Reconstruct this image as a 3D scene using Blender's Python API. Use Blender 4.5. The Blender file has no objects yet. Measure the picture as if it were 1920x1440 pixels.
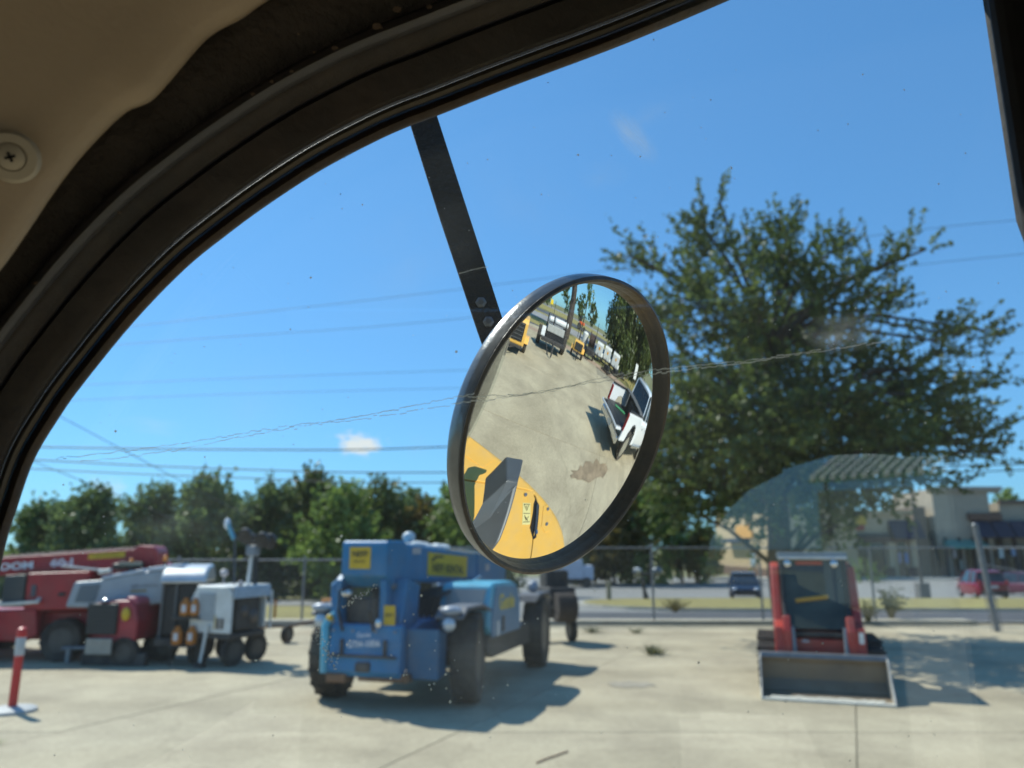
import bpy, math, random
import numpy as np
from mathutils import Vector, Matrix, Euler
R = math.radians
sc = bpy.context.scene
col = sc.collection
rnd = random.Random(7)

# ------------------------------------------------------------------ camera
PITCH = R(12.2)
FPX = 1420.0
EYE = Vector((0, 0, 2.15))
cam_d = bpy.data.cameras.new('camera')
cam = bpy.data.objects.new('camera', cam_d)
col.objects.link(cam)
cam.location = EYE
cam.rotation_euler = (R(90) + PITCH, 0, 0)
cam_d.sensor_width = 36
cam_d.lens = FPX / 1920 * 36
cam_d.clip_start = 0.02
cam_d.clip_end = 3000
cam_d.dof.use_dof = True
cam_d.dof.focus_distance = 0.62
cam_d.dof.aperture_fstop = cam_d.lens / 3.9
sc.camera = cam
# ------------------------------------------------------------------ sky, sun, exposure
SUN = Vector((-0.66, 0.56, 1.02)).normalized()
SUN_EL = math.asin(SUN.z)
SUN_AZ = math.atan2(SUN.x, SUN.y)
world = bpy.data.worlds.new('World')
sc.world = world
world.use_nodes = True
wt = world.node_tree
wt.nodes.clear()
def wn(t, **k):
    n = wt.nodes.new(t)
    for a, b in k.items():
        if a in n.inputs: n.inputs[a].default_value = b
        else: setattr(n, a, b)
    return n
sky = wn('ShaderNodeTexSky')
sky.sky_type = 'NISHITA'
sky.sun_disc = False
sky.sun_elevation = SUN_EL
sky.sun_rotation = SUN_AZ
sky.air_density = 1.0
sky.dust_density = 0.4
sky.ozone_density = 2.2
bg = wn('ShaderNodeBackground', Strength=0.105)
wo = wn('ShaderNodeOutputWorld')
tc = wn('ShaderNodeTexCoord')
tint = wt.nodes.new('ShaderNodeMixRGB'); tint.blend_type = 'MULTIPLY'; tint.inputs[0].default_value = 1
gam = wt.nodes.new('ShaderNodeGamma'); gam.inputs[1].default_value = 0.65
tn0 = wt.nodes.new('ShaderNodeMixRGB'); tn0.blend_type = 'MULTIPLY'; tn0.inputs[0].default_value = 1; tn0.inputs[2].default_value = (0.64, 1.0, 1.2, 1)
wt.links.new(sky.outputs[0], tn0.inputs[1]); wt.links.new(tn0.outputs[0], gam.inputs[0])
wt.links.new(gam.outputs[0], tint.inputs[1]); tint.inputs[2].default_value = (1.15, 1.76, 2.36, 1)
last = tint.outputs[0]
# three small fair-weather clouds standing in the sky
def cloud(az, el, wid, hei, amount, seed, soft=0.5):
    global last
    d = Vector((math.sin(R(az)) * math.cos(R(el)), math.cos(R(az)) * math.cos(R(el)), math.sin(R(el))))
    rt = Vector((math.cos(R(az)), -math.sin(R(az)), 0))
    up = rt.cross(d)
    def dot(v, s):
        n = wt.nodes.new('ShaderNodeVectorMath'); n.operation = 'DOT_PRODUCT'
        wt.links.new(tc.outputs['Generated'], n.inputs[0]); n.inputs[1].default_value = v * s
        return n.outputs['Value']
    a, b, c = dot(rt, 1 / R(wid)), dot(up, 1 / R(hei)), dot(d, 1)
    cx = wt.nodes.new('ShaderNodeCombineXYZ'); wt.links.new(a, cx.inputs[0]); wt.links.new(b, cx.inputs[1])
    ln = wt.nodes.new('ShaderNodeVectorMath'); ln.operation = 'LENGTH'; wt.links.new(cx.outputs[0], ln.inputs[0])
    nz = wn('ShaderNodeTexNoise', Scale=1.7, Detail=5.0, Roughness=0.6)
    ad = wt.nodes.new('ShaderNodeVectorMath'); ad.operation = 'ADD'
    wt.links.new(cx.outputs[0], ad.inputs[0]); ad.inputs[1].default_value = (seed, seed, seed)
    wt.links.new(ad.outputs[0], nz.inputs['Vector'])
    def mth(op, x, y, clamp=False):
        n = wt.nodes.new('ShaderNodeMath'); n.operation = op; n.use_clamp = clamp
        for i, v in enumerate((x, y)):
            if isinstance(v, (int, float)): n.inputs[i].default_value = v
            else: wt.links.new(v, n.inputs[i])
        return n.outputs[0]
    f = mth('SUBTRACT', 1.0, ln.outputs['Value'])
    f = mth('ADD', f, mth('MULTIPLY', mth('SUBTRACT', nz.outputs['Fac'], 0.5), 2.4))
    f = mth('MULTIPLY', f, 1 / soft, True)
    f = mth('MULTIPLY', f, amount)
    f = mth('MULTIPLY', f, mth('GREATER_THAN', c, 0.9))
    mx = wt.nodes.new('ShaderNodeMixRGB'); wt.links.new(f, mx.inputs[0]); wt.links.new(last, mx.inputs[1])
    mx.inputs[2].default_value = (7.4, 7.7, 8.0, 1)
    last = mx.outputs[0]
cloud(-11.3, 7.5, 1.9, 0.85, 1.0, 3.3, 0.6)
cloud(-28.0, 3.7, 1.5, 1.2, 0.55, 8.1, 1.4)
cloud(-25.5, 8.2, 2.2, 0.7, 0.12, 5.1, 1.5)
wt.links.new(last, bg.inputs[0])
wt.links.new(bg.outputs[0], wo.inputs[0])
sun_d = bpy.data.lights.new('sun', 'SUN')
sun_d.energy = 5.0
sun_d.angle = R(0.53)
sun_d.color = (1.0, 0.955, 0.88)
sun = bpy.data.objects.new('sun', sun_d)
col.objects.link(sun)
sun.rotation_euler = SUN.to_track_quat('Z', 'Y').to_euler()
sun.location = (0, 0, 60)
sc.view_settings.view_transform = 'Standard'
sc.view_settings.look = 'None'
sc.view_settings.gamma = 1
sc.view_settings.use_curve_mapping = False
sc.view_settings.exposure = 0.25
sc.cycles.use_denoising = True
sc.cycles.max_bounces = 10
sc.cycles.transparent_max_bounces = 24
sc.cycles.sample_clamp_indirect = 6

# ------------------------------------------------------------------ geometry helpers
FWD = Vector((0, math.cos(PITCH), math.sin(PITCH)))
UPC = Vector((0, -math.sin(PITCH), math.cos(PITCH)))
def ray(px, py):
    return FWD + Vector((1, 0, 0)) * ((px - 960) / FPX) + UPC * ((720 - py) / FPX)
def at(px, py, y):                                   # the place seen at a spot of the photograph, y metres ahead
    d = ray(px, py)
    return EYE + d * (y / d.y)

class MB:
    def __init__(s): s.v = []; s.f = []; s.M = Matrix.Identity(4)
    def add(s, vs, fs):
        k = len(s.v)
        s.v += [tuple(s.M @ Vector(p)) for p in vs]
        s.f += [tuple(i + k for i in f) for f in fs]
        return s
    def box(s, c, d, rot=None):
        h = [x / 2 for x in d]
        vs = [Vector((sx * h[0], sy * h[1], sz * h[2])) for sx in (-1, 1) for sy in (-1, 1) for sz in (-1, 1)]
        if rot: m = Euler(rot).to_matrix(); vs = [m @ p for p in vs]
        return s.add([p + Vector(c) for p in vs], [(0, 1, 3, 2), (4, 6, 7, 5), (0, 4, 5, 1), (2, 3, 7, 6), (0, 2, 6, 4), (1, 5, 7, 3)])
    def prism(s, poly, a, b, axis='y'):              # poly in the two other axes, run from a to b
        def P(u, v, w): return {'y': (u, w, v), 'x': (w, u, v), 'z': (u, v, w)}[axis]
        n = len(poly)
        vs = [P(u, v, a) for u, v in poly] + [P(u, v, b) for u, v in poly]
        fs = [tuple(range(n)), tuple(range(2 * n - 1, n - 1, -1))] + [(i, i + n, (i + 1) % n + n, (i + 1) % n) for i in range(n)]
        return s.add(vs, fs)
    def loft(s, rings, cap=True):
        n = len(rings[0]); vs = [p for r in rings for p in r]; fs = []
        for k in range(len(rings) - 1):
            for i in range(n):
                j = (i + 1) % n
                fs.append((k * n + i, k * n + j, (k + 1) * n + j, (k + 1) * n + i))
        if cap: fs += [tuple(range(n))[::-1], tuple(range((len(rings) - 1) * n, len(rings) * n))]
        return s.add(vs, fs)
    def tube(s, pts, r, n=8):
        pts = [Vector(p) for p in pts]
        rs = r if isinstance(r, (list, tuple)) else [r] * len(pts)
        rings = []; ref = Vector((0.31, 0.17, 0.94))
        for i, p in enumerate(pts):
            t = (pts[min(i + 1, len(pts) - 1)] - pts[max(i - 1, 0)]).normalized()
            a = t.cross(ref)
            if a.length < 0.05: a = t.cross(Vector((1, 0, 0)))
            a.normalize(); b = t.cross(a)
            rings.append([p + (a * math.cos(2 * math.pi * k / n) + b * math.sin(2 * math.pi * k / n)) * rs[i] for k in range(n)])
        return s.loft(rings)
    def lathe(s, prof, n=32, axis=(0, 0, 1), org=(0, 0, 0), closed=False, caps=True):   # prof = (radius, height along axis)
        q = Vector(axis).to_track_quat('Z', 'Y').to_matrix(); o = Vector(org)
        vs = []; m = len(prof)
        for r, h in prof:
            for k in range(n):
                a = 2 * math.pi * k / n
                vs.append(o + q @ Vector((r * math.cos(a), r * math.sin(a), h)))
        fs = []
        for j in range(m if closed else m - 1):
            for k in range(n):
                fs.append((j * n + k, j * n + (k + 1) % n, ((j + 1) % m) * n + (k + 1) % n, ((j + 1) % m) * n + k))
        if not closed and caps:
            fs += [tuple(range(n))[::-1], tuple(range((m - 1) * n, m * n))]
        return s.add(vs, fs)
    def ball(s, c, r, n=12, sc_=(1, 1, 1)):
        prof = [(max(1e-4, math.cos(t)) * r * 1, math.sin(t) * r) for t in np.linspace(-math.pi / 2, math.pi / 2, n // 2 + 1)]
        k = len(s.v); s.lathe(prof, n, (0, 0, 1), (0, 0, 0))
        inv = s.M.inverted()
        for i in range(k, len(s.v)):
            p = inv @ Vector(s.v[i]); s.v[i] = tuple(s.M @ Vector((p.x * sc_[0] + c[0], p.y * sc_[1] + c[1], p.z * sc_[2] + c[2])))
        return s
    def mesh(s, name, m):
        me = bpy.data.meshes.new(name); me.from_pydata(s.v, [], s.f); me.validate(); me.update()
        if m: me.materials.append(m)
        return me
    def build(s, name, m, parent=None, bevel=0, smooth=False, label=None):
        o = bpy.data.objects.new(name, s.mesh(name, m)); col.objects.link(o)
        if parent: o.parent = parent
        fix_normals(o.data)
        if smooth: shade(o.data)
        if bevel:
            md = o.modifiers.new('bevel', 'BEVEL'); md.width = bevel; md.segments = 2; md.limit_method = 'ANGLE'; md.angle_limit = R(35)
        if label: o['label'] = label
        return o
import bmesh
def fix_normals(me):
    b = bmesh.new(); b.from_mesh(me); bmesh.ops.recalc_face_normals(b, faces=b.faces); b.to_mesh(me); b.free()
def shade(me, ang=40):
    me.polygons.foreach_set('use_smooth', [True] * len(me.polygons))
    try: me.set_sharp_from_angle(angle=R(ang))
    except Exception: pass
def tag(o, label=None, cat=None, group=None, kind=None):
    for k, v in (('label', label), ('category', cat), ('group', group), ('kind', kind)):
        if v: o[k] = v
    return o
def empty(name, loc=(0, 0, 0), rz=0, label=None, cat=None, group=None):
    o = bpy.data.objects.new(name, None); col.objects.link(o); o.location = loc; o.rotation_euler = (0, 0, rz)
    o.empty_display_size = 0.2
    return tag(o, label, cat, group)
def kids(o): return [c for c in bpy.data.objects if c.parent == o]
def copy_tree(o, loc=None, rz=None, label=None, s=None, parent=None):
    c = o.copy(); col.objects.link(c); c.parent = parent
    if loc is not None: c.location = loc
    if rz is not None: c.rotation_euler = (0, 0, rz)
    if label: c['label'] = label
    if s is not None: c.scale = s if isinstance(s, (tuple, list)) else (s, s, s)
    for ch in kids(o): copy_tree(ch, parent=c)
    return c
def raw_mesh(name, V, F, m):
    V = np.asarray(V, np.float32); F = np.asarray(F, np.int32); k = F.shape[1]
    me = bpy.data.meshes.new(name)
    me.vertices.add(len(V)); me.vertices.foreach_set('co', V.ravel())
    me.loops.add(F.size); me.loops.foreach_set('vertex_index', F.ravel())
    me.polygons.add(len(F)); me.polygons.foreach_set('loop_start', np.arange(0, F.size, k, dtype=np.int32))
    try: me.polygons.foreach_set('loop_total', np.full(len(F), k, np.int32))
    except Exception: pass
    me.update(calc_edges=True)
    me.materials.append(m)
    return me

# ------------------------------------------------------------------ materials
MATS = {}
def mat(name, c, rough=0.6, metal=0.0, var=0.12, scale=6.0, bump=0.0, bscale=60.0, dirt=None, dirt_amt=0.0, dirt_scale=2.5, spec=0.5, coord='Object', rand=0.0, coat=0.0, hue=None, detail=6):
    if name in MATS: return MATS[name]
    m = bpy.data.materials.new(name); m.use_nodes = True; nt = m.node_tree; N = nt.nodes; L = nt.links
    p = N['Principled BSDF']; p.inputs['Roughness'].default_value = rough; p.inputs['Metallic'].default_value = metal
    p.inputs['Specular IOR Level'].default_value = spec
    p.inputs['Coat Weight'].default_value = coat
    t = N.new('ShaderNodeTexCoord')
    n1 = N.new('ShaderNodeTexNoise'); n1.inputs['Scale'].default_value = scale; n1.inputs['Detail'].default_value = detail; n1.inputs['Roughness'].default_value = 0.62
    L.new(t.outputs[coord], n1.inputs['Vector'])
    r = N.new('ShaderNodeValToRGB'); L.new(n1.outputs['Fac'], r.inputs[0])
    r.color_ramp.elements[0].position = 0.32; r.color_ramp.elements[1].position = 0.68
    h = hue or c
    r.color_ramp.elements[0].color = (*[x * (1 - var) for x in c], 1)
    r.color_ramp.elements[1].color = (*[min(1, x * (1 + var)) for x in h], 1)
    out = r.outputs[0]
    if dirt:
        n2 = N.new('ShaderNodeTexNoise'); n2.inputs['Scale'].default_value = dirt_scale; n2.inputs['Detail'].default_value = 8; n2.inputs['Roughness'].default_value = 0.7
        L.new(t.outputs[coord], n2.inputs['Vector'])
        r2 = N.new('ShaderNodeValToRGB'); L.new(n2.outputs['Fac'], r2.inputs[0])
        r2.color_ramp.elements[0].position = 0.42; r2.color_ramp.elements[1].position = 0.72
        r2.color_ramp.elements[1].color = (dirt_amt,) * 3 + (1,)
        mx = N.new('ShaderNodeMixRGB'); L.new(r2.outputs[0], mx.inputs[0]); L.new(out, mx.inputs[1]); mx.inputs[2].default_value = (*dirt, 1)
        out = mx.outputs[0]
    if rand:
        oi = N.new('ShaderNodeObjectInfo'); mr = N.new('ShaderNodeMapRange'); L.new(oi.outputs['Random'], mr.inputs[0])
        mr.inputs[3].default_value = 1 - rand; mr.inputs[4].default_value = 1 + rand
        hs = N.new('ShaderNodeHueSaturation'); L.new(out, hs.inputs['Color']); L.new(mr.outputs[0], hs.inputs['Value']); out = hs.outputs[0]
    L.new(out, p.inputs['Base Color'])
    if bump:
        n3 = N.new('ShaderNodeTexNoise'); n3.inputs['Scale'].default_value = bscale; n3.inputs['Detail'].default_value = 5
        L.new(t.outputs[coord], n3.inputs['Vector'])
        b = N.new('ShaderNodeBump'); b.inputs['Strength'].default_value = bump; b.inputs['Distance'].default_value = 0.01
        L.new(n3.outputs['Fac'], b.inputs['Height']); L.new(b.outputs[0], p.inputs['Normal'])
    MATS[name] = m
    return m
def glassy(name, c=(0.02, 0.025, 0.03)): return mat(name, c, 0.08, 0, 0.2, 3, spec=0.8)
BLUE = mat('blue_paint', (0.005, 0.165, 0.36), 0.42, 0, 0.18, 3, dirt=(0.2, 0.18, 0.15), dirt_amt=0.35, dirt_scale=2)
LBLUE = mat('light_blue_paint', (0.09, 0.40, 0.55), 0.35, 0, 0.12, 3, dirt=(0.2, 0.18, 0.15), dirt_amt=0.2)
DARK = mat('dark_steel', (0.028, 0.028, 0.03), 0.6, 0, 0.4, 5, dirt=(0.12, 0.1, 0.08), dirt_amt=0.5, bump=0.3)
BLACKP = mat('black_plastic', (0.015, 0.015, 0.016), 0.5, 0, 0.3, 8)
TYRE = mat('tyre_rubber', (0.028, 0.026, 0.025), 0.9, 0, 0.3, 6, dirt=(0.14, 0.115, 0.085), dirt_amt=0.7, bump=0.4)
RIM = mat('rim_white', (0.5, 0.5, 0.48), 0.5, 0, 0.15, 4, dirt=(0.12, 0.1, 0.08), dirt_amt=0.6)
RIMG = mat('rim_grey', (0.07, 0.065, 0.06), 0.5, 0.2, 0.25, 4, dirt=(0.1, 0.09, 0.07), dirt_amt=0.6)
CHROME = mat('bright_metal', (0.62, 0.64, 0.66), 0.22, 1.0, 0.1, 8)
STEEL = mat('galvanised_steel', (0.25, 0.26, 0.27), 0.5, 0.6, 0.2, 14)
REDP = mat('red_paint', (0.34, 0.010, 0.018), 0.4, 0, 0.2, 3, dirt=(0.2, 0.12, 0.10), dirt_amt=0.18)
REDM = mat('red_enamel', (0.38, 0.03, 0.04), 0.4, 0, 0.2, 3, dirt=(0.15, 0.1, 0.1), dirt_amt=0.4)
ORED = mat('orange_red_paint', (0.42, 0.045, 0.03), 0.42, 0, 0.14, 3, dirt=(0.3, 0.2, 0.15), dirt_amt=0.35)
CREAM = mat('cream_grey_panel', (0.36, 0.40, 0.43), 0.45, 0, 0.06, 3, dirt=(0.2, 0.2, 0.2), dirt_amt=0.3)
WHITE = mat('white_paint', (0.72, 0.72, 0.68), 0.4, 0, 0.06, 3, dirt=(0.3, 0.28, 0.22), dirt_amt=0.4)
CARW = mat('white_car_paint', (0.78, 0.79, 0.8), 0.2, 0, 0.02, 3, coat=0.6)
YELD = mat('yellow_decal', (0.62, 0.40, 0.02), 0.5, 0, 0.08, 10)
YELLOW = mat('machine_yellow', (0.80, 0.44, 0.075), 0.4, 0, 0.05, 5, dirt=(0.5, 0.38, 0.2), dirt_amt=0.35, dirt_scale=9, bump=0.03)
ORANGE = mat('orange_plastic', (0.5, 0.17, 0.02), 0.5, 0, 0.15, 10)
RUST = mat('rusty_steel', (0.2, 0.1, 0.05), 0.85, 0.1, 0.35, 9, dirt=(0.3, 0.22, 0.15), dirt_amt=0.5)
GLASSD = glassy('dark_glazing')
TXTW = mat('white_lettering', (0.72, 0.72, 0.74), 0.5, 0, 0.03)
TXTK = mat('black_lettering', (0.03, 0.03, 0.02), 0.5, 0, 0.1)
TXTY = mat('yellow_lettering', (0.62, 0.48, 0.06), 0.5, 0, 0.05)
SILVER = mat('silver_sheet', (0.55, 0.56, 0.56), 0.35, 0.7, 0.12, 4)
REDL = mat('red_lens', (0.35, 0.01, 0.012), 0.2, 0, 0.15, 20)

def lettering(s, size, m, parent, loc, rot, name='lettering', bold=0.0, sx=1.0, ext=0.002):
    cu = bpy.data.curves.new(name, 'FONT'); cu.body = s; cu.size = size; cu.extrude = ext; cu.offset = bold
    cu.align_x = 'CENTER'; cu.align_y = 'CENTER'; cu.resolution_u = 3
    t = bpy.data.objects.new('tmp', cu); col.objects.link(t)
    me = bpy.data.meshes.new_from_object(t.evaluated_get(bpy.context.evaluated_depsgraph_get()))
    bpy.data.objects.remove(t); me.materials.clear(); me.materials.append(m)
    o = bpy.data.objects.new(name, me); col.objects.link(o); o.parent = parent
    o.location = loc; o.rotation_euler = rot; o.scale = (sx, 1, 1)
    return o

# ------------------------------------------------------------------ ground
def gz(x, y):
    return -0.033 * (min(max(y, 23.0), 56.0) - 23.0)
CONC = mat('concrete', (0.46, 0.395, 0.27), 0.9, 0, 0.10, 0.9, bump=0.25, bscale=35, dirt=(0.30, 0.25, 0.17), dirt_amt=0.95, dirt_scale=0.7, rand=0.04, detail=9, coord='Object')
def enrich(m):
    nt = m.node_tree; N = nt.nodes; L = nt.links; p = N['Principled BSDF']; src = p.inputs['Base Color'].links[0].from_socket
    t = N.new('ShaderNodeTexCoord'); g_ = N.new('ShaderNodeNewGeometry')
    w = N.new('ShaderNodeTexNoise'); w.inputs['Scale'].default_value = .8; w.inputs['Detail'].default_value = 6; L.new(g_.outputs['Position'], w.inputs['Vector'])
    ad = N.new('ShaderNodeMixRGB'); ad.blend_type = 'ADD'; ad.inputs[0].default_value = 1.6; L.new(g_.outputs['Position'], ad.inputs[1]); L.new(w.outputs['Color'], ad.inputs[2])
    v = N.new('ShaderNodeTexVoronoi'); v.feature = 'DISTANCE_TO_EDGE'; v.inputs['Scale'].default_value = .22; L.new(ad.outputs[0], v.inputs['Vector'])
    r1 = N.new('ShaderNodeValToRGB'); r1.color_ramp.elements[0].color = (.62, .60, .56, 1); r1.color_ramp.elements[1].color = (1, 1, 1, 1); r1.color_ramp.elements[1].position = .006; L.new(v.outputs['Distance'], r1.inputs[0])
    m1 = N.new('ShaderNodeMixRGB'); m1.blend_type = 'MULTIPLY'; m1.inputs[0].default_value = .3; L.new(src, m1.inputs[1]); L.new(r1.outputs[0], m1.inputs[2])
    n2 = N.new('ShaderNodeTexNoise'); n2.inputs['Scale'].default_value = 14; n2.inputs['Detail'].default_value = 8; n2.inputs['Roughness'].default_value = .75; L.new(g_.outputs['Position'], n2.inputs['Vector'])
    r2 = N.new('ShaderNodeValToRGB'); r2.color_ramp.elements[0].position = .3; r2.color_ramp.elements[0].color = (.80, .79, .77, 1); r2.color_ramp.elements[1].position = .62; r2.color_ramp.elements[1].color = (1.05, 1.05, 1.05, 1); L.new(n2.outputs['Fac'], r2.inputs[0])
    m2 = N.new('ShaderNodeMixRGB'); m2.blend_type = 'MULTIPLY'; m2.inputs[0].default_value = 1; L.new(m1.outputs[0], m2.inputs[1]); L.new(r2.outputs[0], m2.inputs[2])
    # worn wheel tracks: long rings of a distorted wave
    wv = N.new('ShaderNodeTexWave'); wv.wave_type = 'RINGS'; wv.inputs['Scale'].default_value = .11; wv.inputs['Distortion'].default_value = 5; wv.inputs['Detail'].default_value = 4; L.new(g_.outputs['Position'], wv.inputs['Vector'])
    r3 = N.new('ShaderNodeValToRGB'); r3.color_ramp.elements[0].position = .0; r3.color_ramp.elements[0].color = (.86, .85, .83, 1); r3.color_ramp.elements[1].position = .35; r3.color_ramp.elements[1].color = (1, 1, 1, 1); L.new(wv.outputs['Fac'], r3.inputs[0])
    m3 = N.new('ShaderNodeMixRGB'); m3.blend_type = 'MULTIPLY'; m3.inputs[0].default_value = .8; L.new(m2.outputs[0], m3.inputs[1]); L.new(r3.outputs[0], m3.inputs[2])
    L.new(m3.outputs[0], p.inputs['Base Color'])
enrich(CONC)
DIRTM = mat('bare_dirt', (0.33, 0.23, 0.16), 0.95, 0, 0.2, 1.0, bump=0.4, bscale=20, dirt=(0.4, 0.3, 0.2), dirt_amt=0.5)
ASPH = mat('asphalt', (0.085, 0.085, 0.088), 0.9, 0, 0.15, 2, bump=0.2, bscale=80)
ROADL = mat('worn_road_surface', (0.27, 0.26, 0.25), 0.9, 0, 0.1, 0.6, bump=0.2, bscale=40)
LOT = mat('parking_lot_concrete', (0.24, 0.235, 0.215), 0.9, 0, 0.08, 0.4, dirt=(0.25, 0.24, 0.22), dirt_amt=0.5, dirt_scale=0.3, bump=0.1)
GRASSM = mat('dry_grass', (0.27, 0.21, 0.07), 0.95, 0, 0.25, 1.2, hue=(0.32, 0.27, 0.085), bump=0.8, bscale=25, dirt=(0.15, 0.16, 0.04), dirt_amt=0.6, dirt_scale=1.2)
GRASSF = mat('rough_field', (0.16, 0.16, 0.06), 0.95, 0, 0.3, 0.5, bump=0.8, bscale=8, dirt=(0.26, 0.22, 0.1), dirt_amt=0.6, dirt_scale=0.2)
def sheet(name, xs, ys, off, m, inside=None, skew=None):
    vs = []; fs = []; nx = len(xs)
    for y in ys:
        for x in xs:
            X = x + (skew(y) if skew else 0)
            vs.append((X, y, gz(X, y) + off))
    for j in range(len(ys) - 1):
        for i in range(nx - 1):
            if inside and not inside((xs[i] + xs[i + 1]) / 2, (ys[j] + ys[j + 1]) / 2): continue
            a = j * nx + i; fs.append((a, a + 1, a + nx + 1, a + nx))
    me = bpy.data.meshes.new(name); me.from_pydata(vs, [], fs); me.materials.append(m)
    o = bpy.data.objects.new(name, me); col.objects.link(o); o['kind'] = 'structure'
    return o
lin = lambda a, b, n: [a + (b - a) * i / n for i in range(n + 1)]
sheet('ground', [-900, -300, -120, -60, 0, 60, 120, 300, 900], [-900, -300, -60, 0, 23, 30, 40, 50, 56, 80, 160, 400, 1200], -0.06, GRASSF)
def flat(name, pts, off, thick, m, parent=None, label=None):          # polygon on the ground with real thickness
    b = MB(); n = len(pts)
    top = [(x, y, gz(x, y) + off) for x, y in pts]; bot = [(x, y, gz(x, y) + off - thick) for x, y in pts]
    b.add(top + bot, [tuple(range(n)), tuple(range(2 * n - 1, n - 1, -1))] + [(i, i + n, (i + 1) % n + n, (i + 1) % n) for i in range(n)])
    o = b.build(name, m, parent)
    if parent is None: o['kind'] = 'structure'
    if label: o['label'] = label
    return o
# the yard: base with cast slabs and open joints
yard = sheet('yard', [-26, -10, 0, 10, 18.2], [-30, -10, 0, 10, 22.75], -0.03, mat('joint_dirt', (0.27, 0.235, 0.17), 0.95, 0, 0.3, 3))
def jx(k, y): return -3.67 + 4.75 * k + 0.44 * (y - 13.62)
ysl = [-16, -9.2, -2.9, 3.4, 9.7, 16.05, 22.75]
for k in range(-5, 7):
    for j in range(len(ysl) - 1):
        y0, y1 = ysl[j] + 0.006, ysl[j + 1] - 0.006
        p = [(jx(k, y0) + 0.007, y0), (jx(k + 1, y0) - 0.007, y0), (jx(k + 1, y1) - 0.007, y1), (jx(k, y1) + 0.007, y1)]
        if p[1][0] > 20 or p[0][0] < -27: continue
        b = MB(); mx_, my_ = p[0]
        n = 4; vs = [(x - mx_, y - my_, 0) for x, y in p] + [(x - mx_, y - my_, -0.05) for x, y in p]
        b.add(vs, [(0, 1, 2, 3), (7, 6, 5, 4)] + [(i, i + 4, (i + 1) % 4 + 4, (i + 1) % 4) for i in range(4)])
        o = b.build('slab', CONC, yard); o.location = (mx_, my_, 0.0 + rnd.uniform(0, 0.004))
# street, grass island, parking lot seen over the fence
sheet('parking_lot', lin(-9, 75, 12), [23.6, 27, 31, 36, 41, 47, 52, 56, 70, 88], 0.0, LOT)
sheet('street', lin(1.6, 80, 8), [24.2, 26, 28, 29.6], 0.008, ASPH)
isl = []
for i in range(13):
    a = math.pi / 2 + math.pi * i / 12
    isl.append((8.3 + 5.0 * math.cos(a), 36.5 + 6.3 * math.sin(a)))
isl_pts = isl + [(80, 30.2)] + [(80, 42.8)]
flat('kerb', [(8.3 + 5.2 * math.cos(math.pi / 2 + math.pi * i / 12), 36.5 + 6.5 * math.sin(math.pi / 2 + math.pi * i / 12)) for i in range(13)] + [(80, 30.0), (80, 43.0)], 0.11, 0.3, mat('kerb_concrete', (0.42, 0.4, 0.34), 0.9, 0, 0.12, 2))
flat('grass_island', isl_pts, 0.125, 0.1, GRASSM)
flat('fence_kerb', [(-26, 22.45), (13.2, 22.45), (13.2, 23.2), (-26, 23.2)], 0.12, 0.3, mat('fence_footing', (0.45, 0.4, 0.31), 0.9, 0, 0.15, 2))
flat('grass_verge', [(-40, 23.6), (-3.2, 23.6), (-6.5, 33), (-11, 35), (-40, 36.5)], 0.04, 0.1, GRASSM)
sheet('side_road', lin(-70, -9, 10), [36.0, 39, 43], 0.0, LOT)
# the far side of the yard that the round mirror shows
tilt = lambda y: 0.16 * (y + 3)
sheet('dirt_strip', [17.2, 19.0], lin(-40, 19, 6), 0.006, DIRTM, skew=lambda y: 0.10 * max(0, y - 2) + 0.6)
sheet('shade_strip', [19.0, 22.4], lin(-40, -1.0, 4), 0.0, ASPH, skew=lambda y: 0.2)  # tree shade put down as a dark asphalt-coloured strip
sheet('side_verge', [21.8, 30.5], lin(-60, 21, 6), -0.02, GRASSM)
sheet('cross_road', [30.5, 41], lin(-120, 22, 6), 0.0, ROADL)
sheet('cross_verge', [41, 45], lin(-120, 22, 6), 0.01, GRASSM)
sheet('highway', [45, 60], lin(-160, 22, 6), 0.0, ASPH, skew=lambda y: 0.5 * (y + 5) if y < 0 else 0.9 * y)
sheet('far_verge', [62, 105], lin(-160, 22, 6), -0.01, GRASSM)
sheet('far_road', [105, 135], lin(-200, 22, 6), 0.0, ROADL)

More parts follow.
